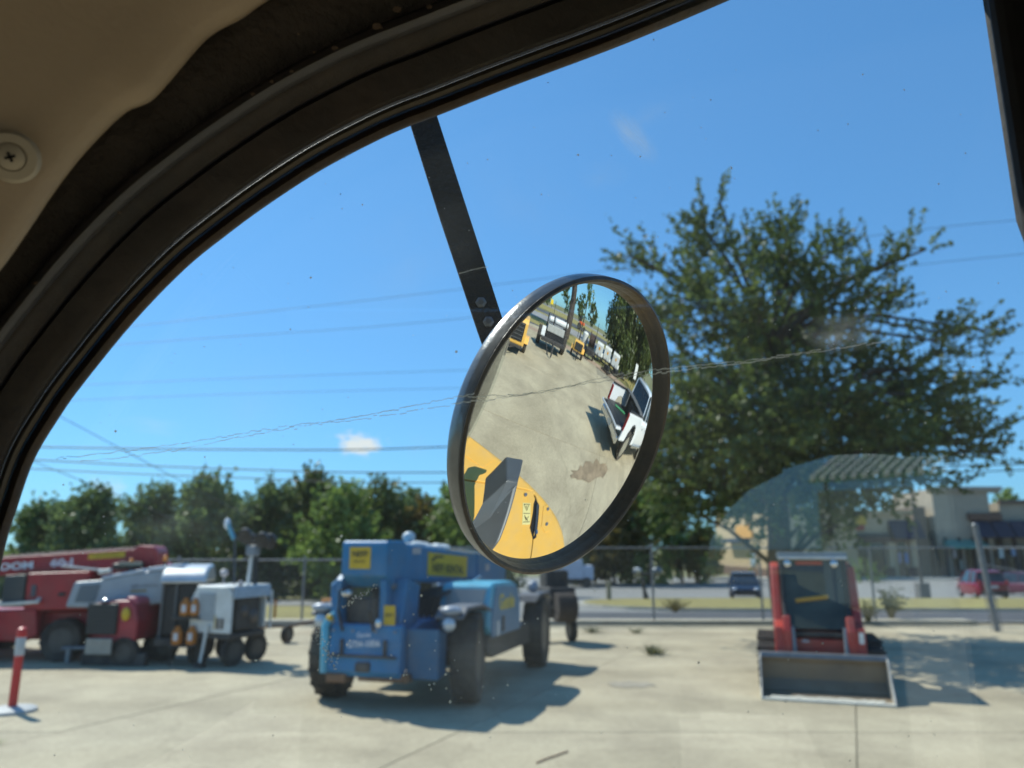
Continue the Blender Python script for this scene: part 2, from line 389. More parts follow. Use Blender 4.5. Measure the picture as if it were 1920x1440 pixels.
# ------------------------------------------------------------------ trees
def leaf_mat(name, c1, c2, tr=0.35):
    m = bpy.data.materials.new(name); m.use_nodes = True; nt = m.node_tree; N = nt.nodes; L = nt.links; N.clear()
    t = N.new('ShaderNodeTexCoord'); n = N.new('ShaderNodeTexNoise'); n.inputs['Scale'].default_value = 0.9; n.inputs['Detail'].default_value = 4
    L.new(t.outputs['Object'], n.inputs['Vector'])
    wn_ = N.new('ShaderNodeTexWhiteNoise'); g = N.new('ShaderNodeNewGeometry')
    L.new(g.outputs['Random Per Island'], wn_.inputs['Vector'])
    ad = N.new('ShaderNodeMath'); ad.operation = 'MULTIPLY_ADD'; L.new(g.outputs['Random Per Island'], ad.inputs[0]); ad.inputs[1].default_value = 0.5
    sb = N.new('ShaderNodeMath'); sb.operation = 'SUBTRACT'; L.new(n.outputs['Fac'], sb.inputs[0]); sb.inputs[1].default_value = 0.25
    L.new(sb.outputs[0], ad.inputs[2])
    mx = N.new('ShaderNodeMixRGB'); mx.use_clamp = True; L.new(ad.outputs[0], mx.inputs[0]); mx.inputs[1].default_value = (*c1, 1); mx.inputs[2].default_value = (*c2, 1)
    d = N.new('ShaderNodeBsdfDiffuse'); tl = N.new('ShaderNodeBsdfTranslucent'); gl = N.new('ShaderNodeBsdfGlossy'); gl.inputs['Roughness'].default_value = 0.45
    gl.inputs['Color'].default_value = (0.5, 0.5, 0.5, 1)
    L.new(mx.outputs[0], d.inputs[0]); L.new(mx.outputs[0], tl.inputs[0])
    m1 = N.new('ShaderNodeMixShader'); m1.inputs[0].default_value = tr; L.new(d.outputs[0], m1.inputs[1]); L.new(tl.outputs[0], m1.inputs[2])
    m2 = N.new('ShaderNodeMixShader'); m2.inputs[0].default_value = 0.06; L.new(m1.outputs[0], m2.inputs[1]); L.new(gl.outputs[0], m2.inputs[2])
    o = N.new('ShaderNodeOutputMaterial'); L.new(m2.outputs[0], o.inputs[0])
    return m
BARK = mat('bark', (0.07, 0.055, 0.045), 0.95, 0, 0.4, 4, bump=0.6, bscale=12)
LEAF_A = leaf_mat('oak_leaves', (0.030, 0.060, 0.020), (0.20, 0.25, 0.055), .5)
LEAF_B = leaf_mat('shrub_leaves', (0.05, 0.095, 0.035), (0.22, 0.29, 0.09), .5)
LEAF_C = leaf_mat('turning_leaves', (0.05, 0.055, 0.014), (0.24, 0.17, 0.035), .5)
LEAF_D = leaf_mat('bright_leaves', (0.08, 0.14, 0.03), (0.28, 0.38, 0.08), .5)
def foliage(clusters, seed, ntw, nl, ls, tl, lead=None, up=0.5, out=0.7, droop=False, rough=1.0):
    """leaves along twigs that spring from the clusters: (x, y, z, radius)"""
    g = np.random.default_rng(seed)
    V = []; tw = []
    c0 = np.mean([c[:3] for c in clusters], axis=0) if lead is None else np.array(lead, float)
    for (x, y, z, r) in clusters:
        k = max(3, int(ntw * r * r))
        dirs = g.normal(size=(k, 3)); dirs /= np.linalg.norm(dirs, axis=1)[:, None]
        st = np.array([x, y, z]) + dirs * r * (g.random((k, 1)) ** 0.45) * 0.85
        o = np.array([x, y, z]) - c0; o = o / (np.linalg.norm(o) + 1e-6)
        d = dirs * 0.8 + o * out + np.array([0, 0, up]) + g.normal(size=(k, 3)) * 0.25
        if droop: d = np.array([0, 0, -1.0]) + g.normal(size=(k, 3)) * 0.12
        d /= np.linalg.norm(d, axis=1)[:, None]
        ln = tl * (0.5 + g.random(k) * 0.9)
        for a, b, l in zip(st, d, ln):
            tw.append((a, a + b * l))
            t = np.linspace(0.05, 1.0, nl)[:, None] + g.normal(size=(nl, 1)) * 0.03
            V.append(a + b * l * t + g.normal(size=(nl, 3)) * ls * 0.75 * (1.15 - 0.6 * t))
    P = np.concatenate(V); n = len(P)
    A = g.normal(size=(n, 3)); A /= np.linalg.norm(A, axis=1)[:, None]
    Bv = np.cross(A, g.normal(size=(n, 3))); Bv /= np.linalg.norm(Bv, axis=1)[:, None]
    s = (ls * (0.55 + g.random((n, 1)) * 0.8))
    A = A * s; Bv = Bv * s * 0.62
    VV = np.stack([P - A, P - Bv, P + A, P + Bv], axis=1).reshape(-1, 3)
    FF = np.arange(4 * n).reshape(-1, 4)
    return VV, FF, tw
def make_tree(name, loc, clusters, trunk, seed, leaf, ntw=26, nl=14, ls=0.1, tl=0.9, label=None, cat='tree', group=None, twigs=True, trunk_r=0.3, kidname='crown', up=0.5, out=0.7, droop=False, limb_r=0.35):
    root = empty(name, loc, 0, label, cat, group)
    VV, FF, tw = foliage(clusters, seed, ntw, nl, ls, tl, up=up, out=out, droop=droop)
    me = raw_mesh(kidname, VV, FF, leaf); o = bpy.data.objects.new(kidname, me); col.objects.link(o); o.parent = root
    b = MB(); b.tube(trunk, [trunk_r * (1 - 0.62 * i / (len(trunk) - 1)) for i in range(len(trunk))], 10)
    top = Vector(trunk[-1]); base = [Vector(p) for p in trunk[1:]]
    r2 = random.Random(seed)
    for (x, y, z, r) in clusters:
        c = Vector((x, y, z)); s = min(base, key=lambda q: (q - c).length + 0.6 * max(0, q.z - z + 0.5) * 2)
        mid = (s + c) / 2 + Vector((r2.uniform(-.2, .2), r2.uniform(-.2, .2), 0.12 * (c - s).length))
        b.tube([s, mid, c], [trunk_r * limb_r, trunk_r * limb_r * 0.6, trunk_r * 0.1], 5)
    if twigs:
        for a, e in tw[::2]:
            b.tube([a, e], [0.02, 0.006], 3)
    b.build('trunk', BARK, root)
    return root
# the big tree by the fence
T0 = Vector((6.65, 19.0, 0))
def C_(px, py, r, dy=0.0):
    p = at(px, py, T0.y + dy) - T0
    return (p.x, p.y, p.z, r * .79)
cl = [C_(1315, 420, .55), C_(1330, 480, .8), C_(1300, 555, 1.0, -1), C_(1215, 500, .55, .5), C_(1250, 600, .75, 1), C_(1290, 660, .9, -1.5),
      C_(1395, 500, .8, 1), C_(1390, 600, 1.2, -2), C_(1400, 700, 1.3, 1.5), C_(1475, 440, .7), C_(1480, 520, 1.0, -1), C_(1480, 620, 1.3, 2), C_(1560, 470, .6, .5),
      C_(1560, 560, 1.0, -1.5), C_(1570, 650, 1.1, 0), C_(1640, 500, .6), C_(1650, 580, .7, 1), C_(1700, 480, .35), C_(1735, 468, .22), C_(1680, 545, .25),
      C_(1300, 770, 1.0, -2), C_(1260, 850, 1.1, 0), C_(1330, 860, 1.2, 2), C_(1400, 800, 1.4, -2.5), C_(1480, 740, 1.4, 0), C_(1560, 760, 1.1, -2),
      C_(1640, 740, .9, 1), C_(1700, 690, .8, 0), C_(1760, 640, .6, -.5), C_(1800, 630, .5), C_(1850, 620, .35), C_(1740, 740, .9, -1), C_(1820, 720, .5, 0), C_(1860, 700, .25),
      C_(1650, 830, 1.1, -2), C_(1740, 820, .8, 1), C_(1800, 830, .6), C_(1850, 820, .5), C_(1880, 850, .35), C_(1560, 850, 1.3, 1), C_(1480, 860, 1.2, -2), C_(1400, 910, 1.0, 1),
      C_(1300, 920, .8, -1), C_(1240, 920, .55, 0), C_(1520, 920, .9, 2), C_(1620, 910, .75, -1), C_(1700, 890, .6, 0), C_(1780, 905, .35, 0), C_(1350, 380, .25), C_(1180, 480, .3), C_(1450, 930, .6, -1), C_(1560, 950, .45, 1), C_(1360, 945, .45, 0), C_(1500, 985, .5, .5), C_(1570, 985, .45, -.5), C_(1440, 985, .4, .8), C_(1620, 960, .4, .4), C_(1300, 960, .4, .3), C_(1230, 880, .7, 1.5), C_(1280, 830, 1.0, 1), C_(1350, 760, 1.2, 1), C_(1330, 910, .9, -1.2), C_(1420, 870, 1.2, -1), C_(1500, 800, 1.3, 1), C_(1600, 800, 1.1, 1), C_(1600, 880, .9, .5), C_(1680, 860, .8, -1), C_(1540, 900, .9, -1.2), C_(1700, 780, .8, .3), C_(1780, 780, .6, .6), C_(1450, 700, 1.1, .3), C_(1230, 800, .8, .2), C_(1600, 690, .8, .5), C_(1430, 650, 1.0, 1)]
make_tree('oak_tree', T0, cl, [(0, 0, 0), (-.1, .05, 1.6), (-.05, 0, 3.2), (-.2, 0, 5.2), (.1, .1, 7.2)], 11, LEAF_A, ntw=92, nl=21, ls=0.074, tl=0.84, limb_r=.22,
          label='tall dark green spreading tree behind the chain-link fence and red loader', trunk_r=0.36)

def generic(seed, h, r, base=0.25, n=15, squash=1.0):
    g = random.Random(seed); out = []
    for i in range(n):
        t = g.random(); z = h * (base + (1 - base) * (0.08 + 0.84 * t))
        rr = r * math.sin(math.pi * min(1, 0.18 + 0.78 * t)) ** 0.7
        a = g.uniform(0, 6.28); q = rr * g.uniform(0.15, 0.75)
        out.append((q * math.cos(a), q * math.sin(a) * squash, z, r * g.uniform(0.26, 0.42)))
    out.append((0, 0, h * 0.93, r * 0.22))
    return out
def bush_tree(name, px, top_py, y, r, seed, leaf, label, base=0.0, group='trees beyond the yard fence', ls=0.17, dens=26, cat='tree', n=24, nl=11, trunk_r=.16):
    p = at(px, 1000, y); z0 = gz(p.x, y); h = at(px, top_py, y).z - z0
    return make_tree(name, (p.x, y, z0), generic(seed, h, r, base, n), [(0, 0, 0), (0.05, 0, h * .3), (0, .05, h * .7)], seed, leaf, ntw=dens, nl=nl, ls=ls, tl=0.9, label=label,
                     cat=cat, group=group, twigs=False, trunk_r=trunk_r)
row = [(60, 960, 47, 2.4, LEAF_B, 'loose green tree above the red boom, leftmost of the row'),
       (165, 925, 46, 2.6, LEAF_B, 'feathery green tree left of the gap of open sky'),
       (300, 925, 44, 2.5, LEAF_B, 'pale green tree just right of the sky gap'),
       (375, 905, 43, 2.3, LEAF_B, 'light green pointed tree above the silver rounded hood'),
       (455, 960, 46, 2.3, LEAF_A, 'low dark tree behind the lamp mast'),
       (500, 915, 47, 2.5, LEAF_B, 'mid green tree behind the light tower'),
       (580, 895, 48, 2.7, LEAF_A, 'tallest dark tree of the left row, above the fence post'),
       (640, 925, 42, 2.4, LEAF_D, 'bright yellow-green tree left of the blue boom'),
       (715, 912, 45, 2.6, LEAF_A, 'dark round tree above the nose of the blue machine'),
       (790, 960, 46, 2.3, LEAF_C, 'low olive tree left of the round mirror'),
       (860, 930, 45, 2.5, LEAF_D, 'bright green tree half hidden by the round mirror'),
       (940, 930, 50, 3.0, LEAF_B, 'green tree wholly behind the round mirror')]
for i, (px, ty, y, r, lf, lb) in enumerate(row):
    bush_tree('roadside_tree', px, ty, y, r, 40 + i, lf, lb)
back = [(130, 965, 58, 4.2, 'dense dark thicket low behind the red boom'), (250, 1000, 60, 4.2, 'dense dark thicket below the gap of open sky'), (390, 945, 57, 4.0, 'dense dark thicket behind the silver hood'), (520, 945, 57, 4.2, 'dense dark thicket behind the light tower lamps'),
        (650, 940, 56, 4.2, 'dense dark thicket beside the nose of the blue boom'), (780, 945, 57, 4.2, 'dense dark thicket above the yellow sign on the blue boom')]
for i, (px, ty, y, r, lb) in enumerate(back):
    bush_tree('thicket', px, ty, y, r, 70 + i, LEAF_B, lb, base=0.0, group='thickets behind the roadside trees', dens=20, ls=0.26, cat='shrubs', n=26)
mid = [(1085, 950, 72, 3.6, LEAF_B, 'green tree just right below the round mirror'), (1150, 930, 70, 3.6, LEAF_C, 'rust tinged tree over the post with two rounded heads'),
       (1215, 915, 71, 3.8, LEAF_D, 'yellow-green tree left of the tan building'), (1275, 930, 74, 3.2, LEAF_C, 'dark tree against the corner of the tan building'), (1322, 985, 84, 2.0, LEAF_B, 'narrow tree touching the left edge of the tan building')]
for i, (px, ty, y, r, lf, lb) in enumerate(mid):
    bush_tree('lot_tree', px, ty, y, r, 90 + i, lf, lb, base=0.05, group='trees across the parking lot', dens=14, ls=0.26, n=26)
for i, (px, ty, y, r, lf, lb) in enumerate([(1319, 1052, 71, .8, LEAF_D, 'small bright bush at the foot of the tan building'), (1606, 1066, 74, .7, LEAF_D, 'left of the two light green bushes by the shop door'), (1632, 1066, 74, .6, LEAF_D, 'right of the two light green bushes by the shop door')]):
    bush_tree('bush', px, ty, y, r, 120 + i, lf, lb, base=0.0, group=None, dens=30, ls=0.12, cat='bush', n=8, trunk_r=.04)
bush_tree('roof_tree', 1900, 925, 118, 4.0, 131, LEAF_D, 'tree top showing over the low roof at the right edge', base=.1, group=None, dens=6, ls=.3, n=16)

# ------------------------------------------------------------------ fence
MESHM = mat('fence_wire', (0.20, 0.21, 0.21), 0.5, 0.5, 0.1)
def fence(name, x0, x1, y, h, posts, label, step=0.085, yend=None):
    root = empty(name, (x0, y, 0.1), 0, label, 'fence')
    ang = math.atan2((yend - y) if yend is not None else 0, x1 - x0); root.rotation_euler = (0, 0, ang)
    Ln = math.hypot(x1 - x0, (yend - y) if yend is not None else 0)
    for px in posts:
        MB().tube([(px, 0, -.2), (px, 0, h + 0.06)], 0.035, 8).ball((px, 0, h + .07), .042, 8).build('post', STEEL, root, smooth=True)
    MB().tube([(0, 0, h), (Ln, 0, h)], 0.024, 8).build('top_rail', STEEL, root, smooth=True)
    V = []; F = []
    def wire(a, e, r=0.003):
        k = len(V)
        a = np.array(a); e = np.array(e)
        for p in (a, e):
            for q in ((0, r), (r, -r), (-r, -r)):
                V.append((p[0] + q[0], p[1] + q[1], p[2]))
        for i in range(3): F.append((k + i, k + (i + 1) % 3, k + 3 + (i + 1) % 3, k + 3 + i))
    hh = h - 0.05; x = -hh
    while x < Ln:
        for s in (1, -1):
            a = [x, 0.03, 0.03]; e = [x + hh, 0.03, 0.03 + hh]
            if s < 0: a[0], e[0] = e[0], a[0]
            pts = [a, e]
            # trim to the run
            (xa, za), (xb, zb) = (a[0], a[2]), (e[0], e[2])
            lo, hi = 0.0, 1.0
            dx = xb - xa
            t0, t1 = (0 - xa) / dx, (Ln - xa) / dx
            lo = max(lo, min(t0, t1)); hi = min(hi, max(t0, t1))
            if hi - lo > 0.02: wire((xa + dx * lo, .03 + s * .002, za + (zb - za) * lo), (xa + dx * hi, .03 + s * .002, za + (zb - za) * hi))
        x += step
    me = raw_mesh('wire_mesh', V, F, MESHM); o = bpy.data.objects.new('wire_mesh', me); col.objects.link(o); o.parent = root; o['kind'] = 'stuff'
    return root
fence('chain_link_fence', -24, -2.2, 22.9, 1.70, [1.5, 4.6, 7.8, 11.0, 14.2, 17.9, 21.7], 'chain-link fence with a lower rail running behind the parked machines')
fence('chain_link_fence', -2.2, 13.0, 22.8, 2.05, [3.2, 6.3, 9.45, 12.7], 'taller chain-link fence stretch right of the blue machine')
fr = fence('chain_link_fence', 13.0, 21.5, 21.6, 2.05, [3.4, 6.8], 'chain-link fence run leading away behind the leaning corner post', yend=14.5)
cp = empty('corner_post', (12.72, 20.75, 0), 0, 'thick leaning fence post with a round cap at the yard corner', 'post')
MB().tube([(0, 0, -.1), (-.18, .1, 2.72)], .075, 12).build('pole', STEEL, cp, smooth=True)
MB().ball((-.185, .1, 2.73), .085, 12).build('cap', STEEL, cp, smooth=True)
bk = MB()
for s in (-.14, .14): bk.tube([(s, .02, 0), (s - .06, .06, 1.0)], .012, 6)
for z in (.3, .8): bk.tube([(-.15, .03, z), (.14, .03, z)], .01, 6)
bk.build('wire_tie', STEEL, cp)
MB().tube([(0, 0.1, 1.7), (3.6, -1.2, .9)], .02, 6).build('brace_rail', STEEL, cp, smooth=True)

# ------------------------------------------------------------------ wheels
WCACHE = {}
def wheel(parent, loc, r, w, rimm=RIM, lugs=0, steer=0.0, rim_r=0.55, spokes=0):
    key = (round(r, 3), round(w, 3), rimm.name, lugs, rim_r, spokes)
    root = empty('wheel', loc, steer); root.parent = parent
    if key not in WCACHE:
        rr = r * rim_r
        t = MB(); t.lathe([(rr, -w * .42), (r * .93, -w * .5), (r * .985, -w * .38), (r * .985, w * .38), (r * .93, w * .5), (rr, w * .42)], 40, (0, 1, 0), closed=True)
        for k in range(lugs):
            for s in (-1, 1):
                a = 2 * math.pi * (k + (0.5 if s > 0 else 0)) / lugs
                c = Vector((math.cos(a), 0, math.sin(a))); tg = Vector((-math.sin(a), 0, math.cos(a)))
                q = []
                for (u, v, hh) in ((0.02, -.022, r * .95), (0.02, .022, r * .95), (w * .49, .09, r * .93), (w * .49, .045, r * .93)):
                    for h2 in (hh, hh + r * .065):
                        q.append(c * h2 + tg * (v * r * 1.6) + Vector((0, s * u, 0)))
                t.add(q, [(0, 2, 4, 6), (1, 7, 5, 3), (0, 1, 3, 2), (2, 3, 5, 4), (4, 5, 7, 6), (6, 7, 1, 0)])
        rm = MB()
        for s in (-1, 1):
            rm.lathe([(rr * 1.02, s * w * .43), (rr * .93, s * w * .40), (rr * .84, s * w * .18), (rr * .4, s * w * .14), (rr * .34, s * w * .3), (0.001, s * w * .31)], 32, (0, 1, 0))
            for k in range(8):
                a = k * math.pi / 4; rm.lathe([(rr * .05, 0), (rr * .05, w * .06)], 6, (0, s, 0), (rr * .25 * math.cos(a), s * w * .30, rr * .25 * math.sin(a)))
            for k in range(spokes):
                a = 2 * math.pi * k / spokes
                rm.box((rr * .6 * math.cos(a), s * w * .36, rr * .6 * math.sin(a)), (rr * .75, w * .1, rr * .2), (0, -a, 0))
        tm = t.mesh('tyre', TYRE); fix_normals(tm); shade(tm, 50); mm = rm.mesh('rim', rimm); fix_normals(mm); shade(mm, 30)
        WCACHE[key] = (tm, mm)
    for nm, me in zip(('tyre', 'rim'), WCACHE[key]):
        o = bpy.data.objects.new(nm, me); col.objects.link(o); o.parent = root
    return root
def rbox(name, c, d, m, parent, bv=0.02, rot=None, label=None):
    return MB().box(c, d, rot).build(name, m, parent, bevel=bv, label=label)

# ------------------------------------------------------------------ blue telescopic handler
TH = empty('telescopic_handler', (-1.1, 13.45, 0), math.atan2(-.954, -.30), 'blue telescopic handler with a long boom, yellow decals and muddy tyres', 'construction vehicle')
for x, y, s in ((1.85, -1.05, .16), (1.68, 1.02, .22), (-1.85, -1.05, .0), (-1.85, 1.05, .12)):
    wheel(TH, (x, y, .62), .62, .36, RIMG, 16, s)
# chassis
MB().prism([(-2.6, .55), (-2.6, 1.05), (-1.2, 1.2), (1.9, 1.1), (2.55, .95), (2.55, .5), (1.2, .45), (-1.2, .45)], -.38, .38).build('chassis', BLUE, TH, .03)
rbox('axle', (1.85, 0, .62), (.22, 1.8, .22), DARK, TH); rbox('axle', (-1.85, 0, .62), (.22, 1.8, .22), DARK, TH)
MB().prism([(-1.15, .5), (-1.15, .85), (1.15, .85), (1.15, .6), (.9, .5)], .38, 1.14).build('belly_tank', DARK, TH, .03)
MB().prism([(-1.0, .5), (-1.0, 1.2), (.9, 1.2), (1.1, .6)], -1.14, -.38).build('hydraulic_tank', BLUE, TH, .04)
# boom: three nested sections, lifting slightly to the nose
bt = math.atan2(.30, 5.4)
def boomz(x): return 1.945 + (x + 2.8) * math.tan(bt) * .95
def boomsec(name, x0, x1, w, h, m=BLUE):
    b = MB(); rings = []
    for x in (x0, x1):
        z = boomz(x) - .26
        rings.append([(x, -.2 + sy * w / 2, z + sz * h / 2) for sy, sz in ((-1, -.92), (-.92, -1), (.92, -1), (1, -.92), (1, .92), (.92, 1), (-.92, 1), (-1, .92))])
    return b.loft(rings).build(name, m, TH, .01)
boomsec('boom', -2.9, 1.98, .60, .54)
boomsec('boom_section', 1.9, 2.2, .52, .46)
zt = boomz(2.4)
MB().prism([(1.98, zt - .52), (1.98, zt - .02), (2.1, zt + .03), (2.62, zt + .03), (2.66, zt - .02), (2.66, zt - .45), (2.45, zt - .62), (2.15, zt - .62)], -.56, .16).build('boom_head', BLUE, TH, .025)
rbox('boom_collar', (-1.2, -.2, boomz(-1.2) - .26), (.09, .65, .57), BLUE, TH, .015)
MB().tube([(-2.6, .17, boomz(-2.6) + .02), (.4, .17, boomz(.4) + .03)], .022, 6).tube([(-2.6, .1, boomz(-2.6) + .02), (.4, .1, boomz(.4) + .03)], .022, 6).build('hydraulic_pipe', CHROME, TH, smooth=True)
MB().tube([(.9, .35, 1.0), (-.5, .2, 1.55)], .07, 12).build('lift_cylinder', DARK, TH, smooth=True)
MB().tube([(-.5, .2, 1.55), (-1.3, .1, 1.62)], .04, 10).build('lift_rod', CHROME, TH, smooth=True)
MB().tube([(1.6, -.2, 1.1), (2.3, -.2, 1.55)], .06, 10).build('tilt_cylinder', DARK, TH, smooth=True)
# hoses and valves under the boom
hs = MB()
for k in range(7):
    y = -.05 + .09 * k
    hs.tube([(.2 - .1 * k, y, 1.15), (.6, y + .05, 1.5 + .02 * k), (1.2 + .05 * k, y, 1.42), (1.5, y - .05, 1.1)], .022, 6)
hs.build('hose_bundle', BLACKP, TH, smooth=True)
rbox('valve_block', (.95, .1, 1.25), (.5, .45, .28), DARK, TH)
# light-blue engine cover, arched
arch = [(-.35, .84), (-.35, 1.3)] + [(-.35 + .55 - .55 * math.cos(a), 1.3 + .32 * math.sin(a)) for a in lin(0.15, math.pi / 2, 8)] + [(1.0, 1.62), (1.12, 1.57), (1.27, 1.12), (1.27, .98), (1.12, .84)]
MB().prism(arch, .36, 1.18).build('engine_cover', LBLUE, TH, .035)
MB().prism([(-.30, .82), (-.30, 1.3), (-.12, 1.52), (.95, 1.56), (1.16, 1.1), (1.16, .82)], 1.183, 1.20).build('cover_side_panel', mat('slate_blue_panel', (.06, .19, .32), .4, 0, .1, 3), TH, .008)
MB().add([(1.115, .44, 1.52), (1.115, 1.10, 1.52), (1.225, 1.06, 1.24), (1.225, .48, 1.24), (1.155, .44, 1.53), (1.155, 1.10, 1.53), (1.265, 1.06, 1.245), (1.265, .48, 1.245)],
         [(0, 1, 2, 3), (4, 7, 6, 5), (0, 4, 5, 1), (1, 5, 6, 2), (2, 6, 7, 3), (3, 7, 4, 0)]).build('cover_grille', mat('grey_mesh_grille', (.28, .29, .29), .6, 0, .1, 40), TH)
lettering('Genie', .33, TXTY, TH, (.42, 1.204, 1.30), (R(90), 0, R(180)), bold=.008)
rbox('cover_latch', (.62, 1.2, .98), (.12, .02, .24), BLACKP, TH, .005)
rbox('warning_sticker', (.86, 1.2, .93), (.1, .008, .22), WHITE, TH, .0)
# fenders and lights above the front wheels
for s in (-1, 1):
    MB().prism([(1.15, 1.24), (1.5, 1.34), (2.2, 1.34), (2.38, 1.22), (2.38, 1.18), (2.15, 1.29), (1.5, 1.29), (1.15, 1.2)], s * .98 - .2, s * .98 + .22).build('fender', mat('grey_fender', (.10, .11, .13), .6, 0, .1, 4), TH, .01)
    MB().ball((2.36, s * 1.02, 1.30), .12, 14, (.9, 1.3, .55)).build('headlight', mat('grey_lamp_housing', (.3, .33, .38), .35, 0, .1, 4), TH, smooth=True)
    MB().ball((2.40, s * 1.0, 1.12), .1, 14, (.7, 1, 1)).build('headlight', mat('lamp_glass', (.5, .55, .6), .12, .3, .1, 4), TH, smooth=True)
    MB().prism([(-1.25, 1.18), (-1.6, 1.32), (-2.3, 1.32), (-2.5, 1.2), (-2.5, 1.16), (-2.2, 1.28), (-1.5, 1.28)], s * .98 - .2, s * .98 + .22).build('fender', MATS['grey_fender'], TH, .01)
    MB().ball((-2.0, s * .95, 1.42), .13, 12, (1, .8, .9)).build('rear_lamp', MATS['grey_lamp_housing'], TH, smooth=True)
# attachment carriage at the nose
MB().prism([(2.5, .42), (2.5, 1.08), (2.58, 1.12), (2.66, 1.1), (2.72, .5), (2.66, .42)], -.68, .42).build('carriage_plate', BLUE, TH, .02)
MB().prism([(2.2, .44), (2.2, 1.0), (2.52, 1.06), (2.52, .4)], .42, .90).build('carriage_wing', mat('mid_blue_paint', (.02, .12, .23), .42, 0, .1, 3, dirt=(.2, .16, .14), dirt_amt=.4), TH, .02)
rbox('carriage_foot', (2.62, -.54, .40), (.2, .3, .12), RUST, TH, .02); rbox('carriage_foot', (2.55, .14, .42), (.2, .76, .11), RUST, TH, .02)
for y in (-.46, .2): rbox('carriage_slot', (2.72, y, .82), (.02, .045, .2), BLACKP, TH, 0)
rbox('carriage_hook', (2.72, -.12, .56), (.1, .22, .13), DARK, TH, .03)
for y in (-.66, .04): MB().prism([(2.3, 1.0), (2.3, 1.72), (2.5, 1.78), (2.62, 1.7), (2.62, 1.05)], y, y + .10).build('carriage_cheek', BLUE, TH, .015)
MB().prism([(2.0, .95), (1.9, 1.62), (2.35, 1.72), (2.55, 1.05)], .08, .34).build('boom_cheek', BLUE, TH, .02)
MB().tube([(2.68, -.74, .46), (2.70, -.74, 1.08), (2.62, -.70, 1.2), (2.5, -.66, 1.22)], .055, 10).build('guard_tube', LBLUE, TH, smooth=True)
MB().tube([(2.4, -.78, 1.2), (2.45, -.78, 1.62), (2.4, -.68, 1.72)], .045, 10).build('guard_tube', BLUE, TH, smooth=True)
rbox('control_box', (2.4, -.28, 1.28), (.2, .5, .36), DARK, TH, .03)
MB().ball((2.55, -.52, 1.52), .09, 12, (.8, 1.2, .8)).build('work_lamp', CHROME, TH, smooth=True)
MB().ball((2.66, -.7, 1.18), .055, 10).build('marker_lamp', YELD, TH, smooth=True)
MB().ball((2.74, .1, 1.14), .05, 10, (.6, 1, 1.4)).build('marker_lamp', CHROME, TH, smooth=True)
for y in (-.5, -.02):
    MB().tube([(2.3, y, 1.62), (2.72, y - .03, 1.55), (2.78, y, 1.3), (2.68, y + .02, 1.02)], .02, 6).build('hydraulic_hose', BLACKP, TH, smooth=True)
for y, z in ((-.74, 1.62), (-.74, 1.12), (.14, 1.62), (.14, 1.12)):
    MB().lathe([(.04, -.05), (.045, .0), (.04, .05)], 12, (0, 1, 0), (2.42, y, z)).build('pivot_pin', STEEL, TH, smooth=True)
for y in (-.6, -.3, .05, .34):
    MB().lathe([(.02, 0), (.02, .015), (.008, .02)], 8, (1, 0, 0), (2.71, y, 1.03)).build('bolt', STEEL, TH)
rbox('plate_rib', (2.73, -.13, .70), (.04, 1.0, .035), DARK, TH, .005)
rbox('boom_wear_pad', (1.99, -.2, boomz(1.99) - .01), (.07, .4, .03), MATS['pale_sticker'] if 'pale_sticker' in MATS else CHROME, TH, .005)
MB().tube([(1.4, .42, 1.12), (.9, .5, 1.22), (.3, .46, 1.30)], .03, 8).tube([(1.4, .36, 1.05), (.9, .42, 1.12), (.3, .4, 1.2)], .022, 8).build('hose_bundle', BLACKP, TH, smooth=True)
def decal(name, parent, c, d, m): return rbox(name, c, d, m, parent, 0)
decal('decal', TH, (2.666, -.26, zt - .21), (.008, .33, .30), YELD)
lettering('NEFF', .115, TXTK, TH, (2.672, -.26, zt - .16), (R(90), 0, R(90)), bold=.003)
lettering('RENTAL', .05, TXTK, TH, (2.672, -.26, zt - .26), (R(90), 0, R(90)))
decal('decal', TH, (2.63, .21, 1.22), (.012, .17, .3), YELD)
lettering('NEFF', .06, TXTK, TH, (2.64, .21, 1.24), (R(90), 0, R(90)))
lettering('Genie', .09, TXTW, TH, (2.735, -.12, .98), (R(90), R(-4), R(90)))
lettering('GTH-1056', .115, TXTW, TH, (2.735, -.12, .86), (R(90), R(-4), R(90)), bold=.002)
sd = empty('decal'); sd.parent = TH; sd.location = (.25, .105, boomz(.25) - .25); sd.rotation_euler = (0, bt * -.95, 0); sd['label'] = 'long yellow side decal with black lettering'
rbox('plate', (0, 0, 0), (1.75, .008, .36), YELD, sd, 0)
lettering('NEFF RENTAL', .19, TXTK, sd, (0, .006, -.06), (R(90), 0, R(180)), bold=.004, sx=1.2)
MB().prism([(.75, .06), (.6, .14), (.3, .15), (.2, .12), (.55, .1), (.7, .03)], .005, .008).build('logo_swoosh', TXTK, sd)
rbox('sticker', (-1.75, .103, boomz(-1.75) - .22), (.22, .008, .13), mat('pale_sticker', (.45, .42, .42), .5), TH, 0)
rbox('sticker', (1.55, .103, boomz(1.55) - .07), (.3, .008, .1), MATS['pale_sticker'], TH, 0)
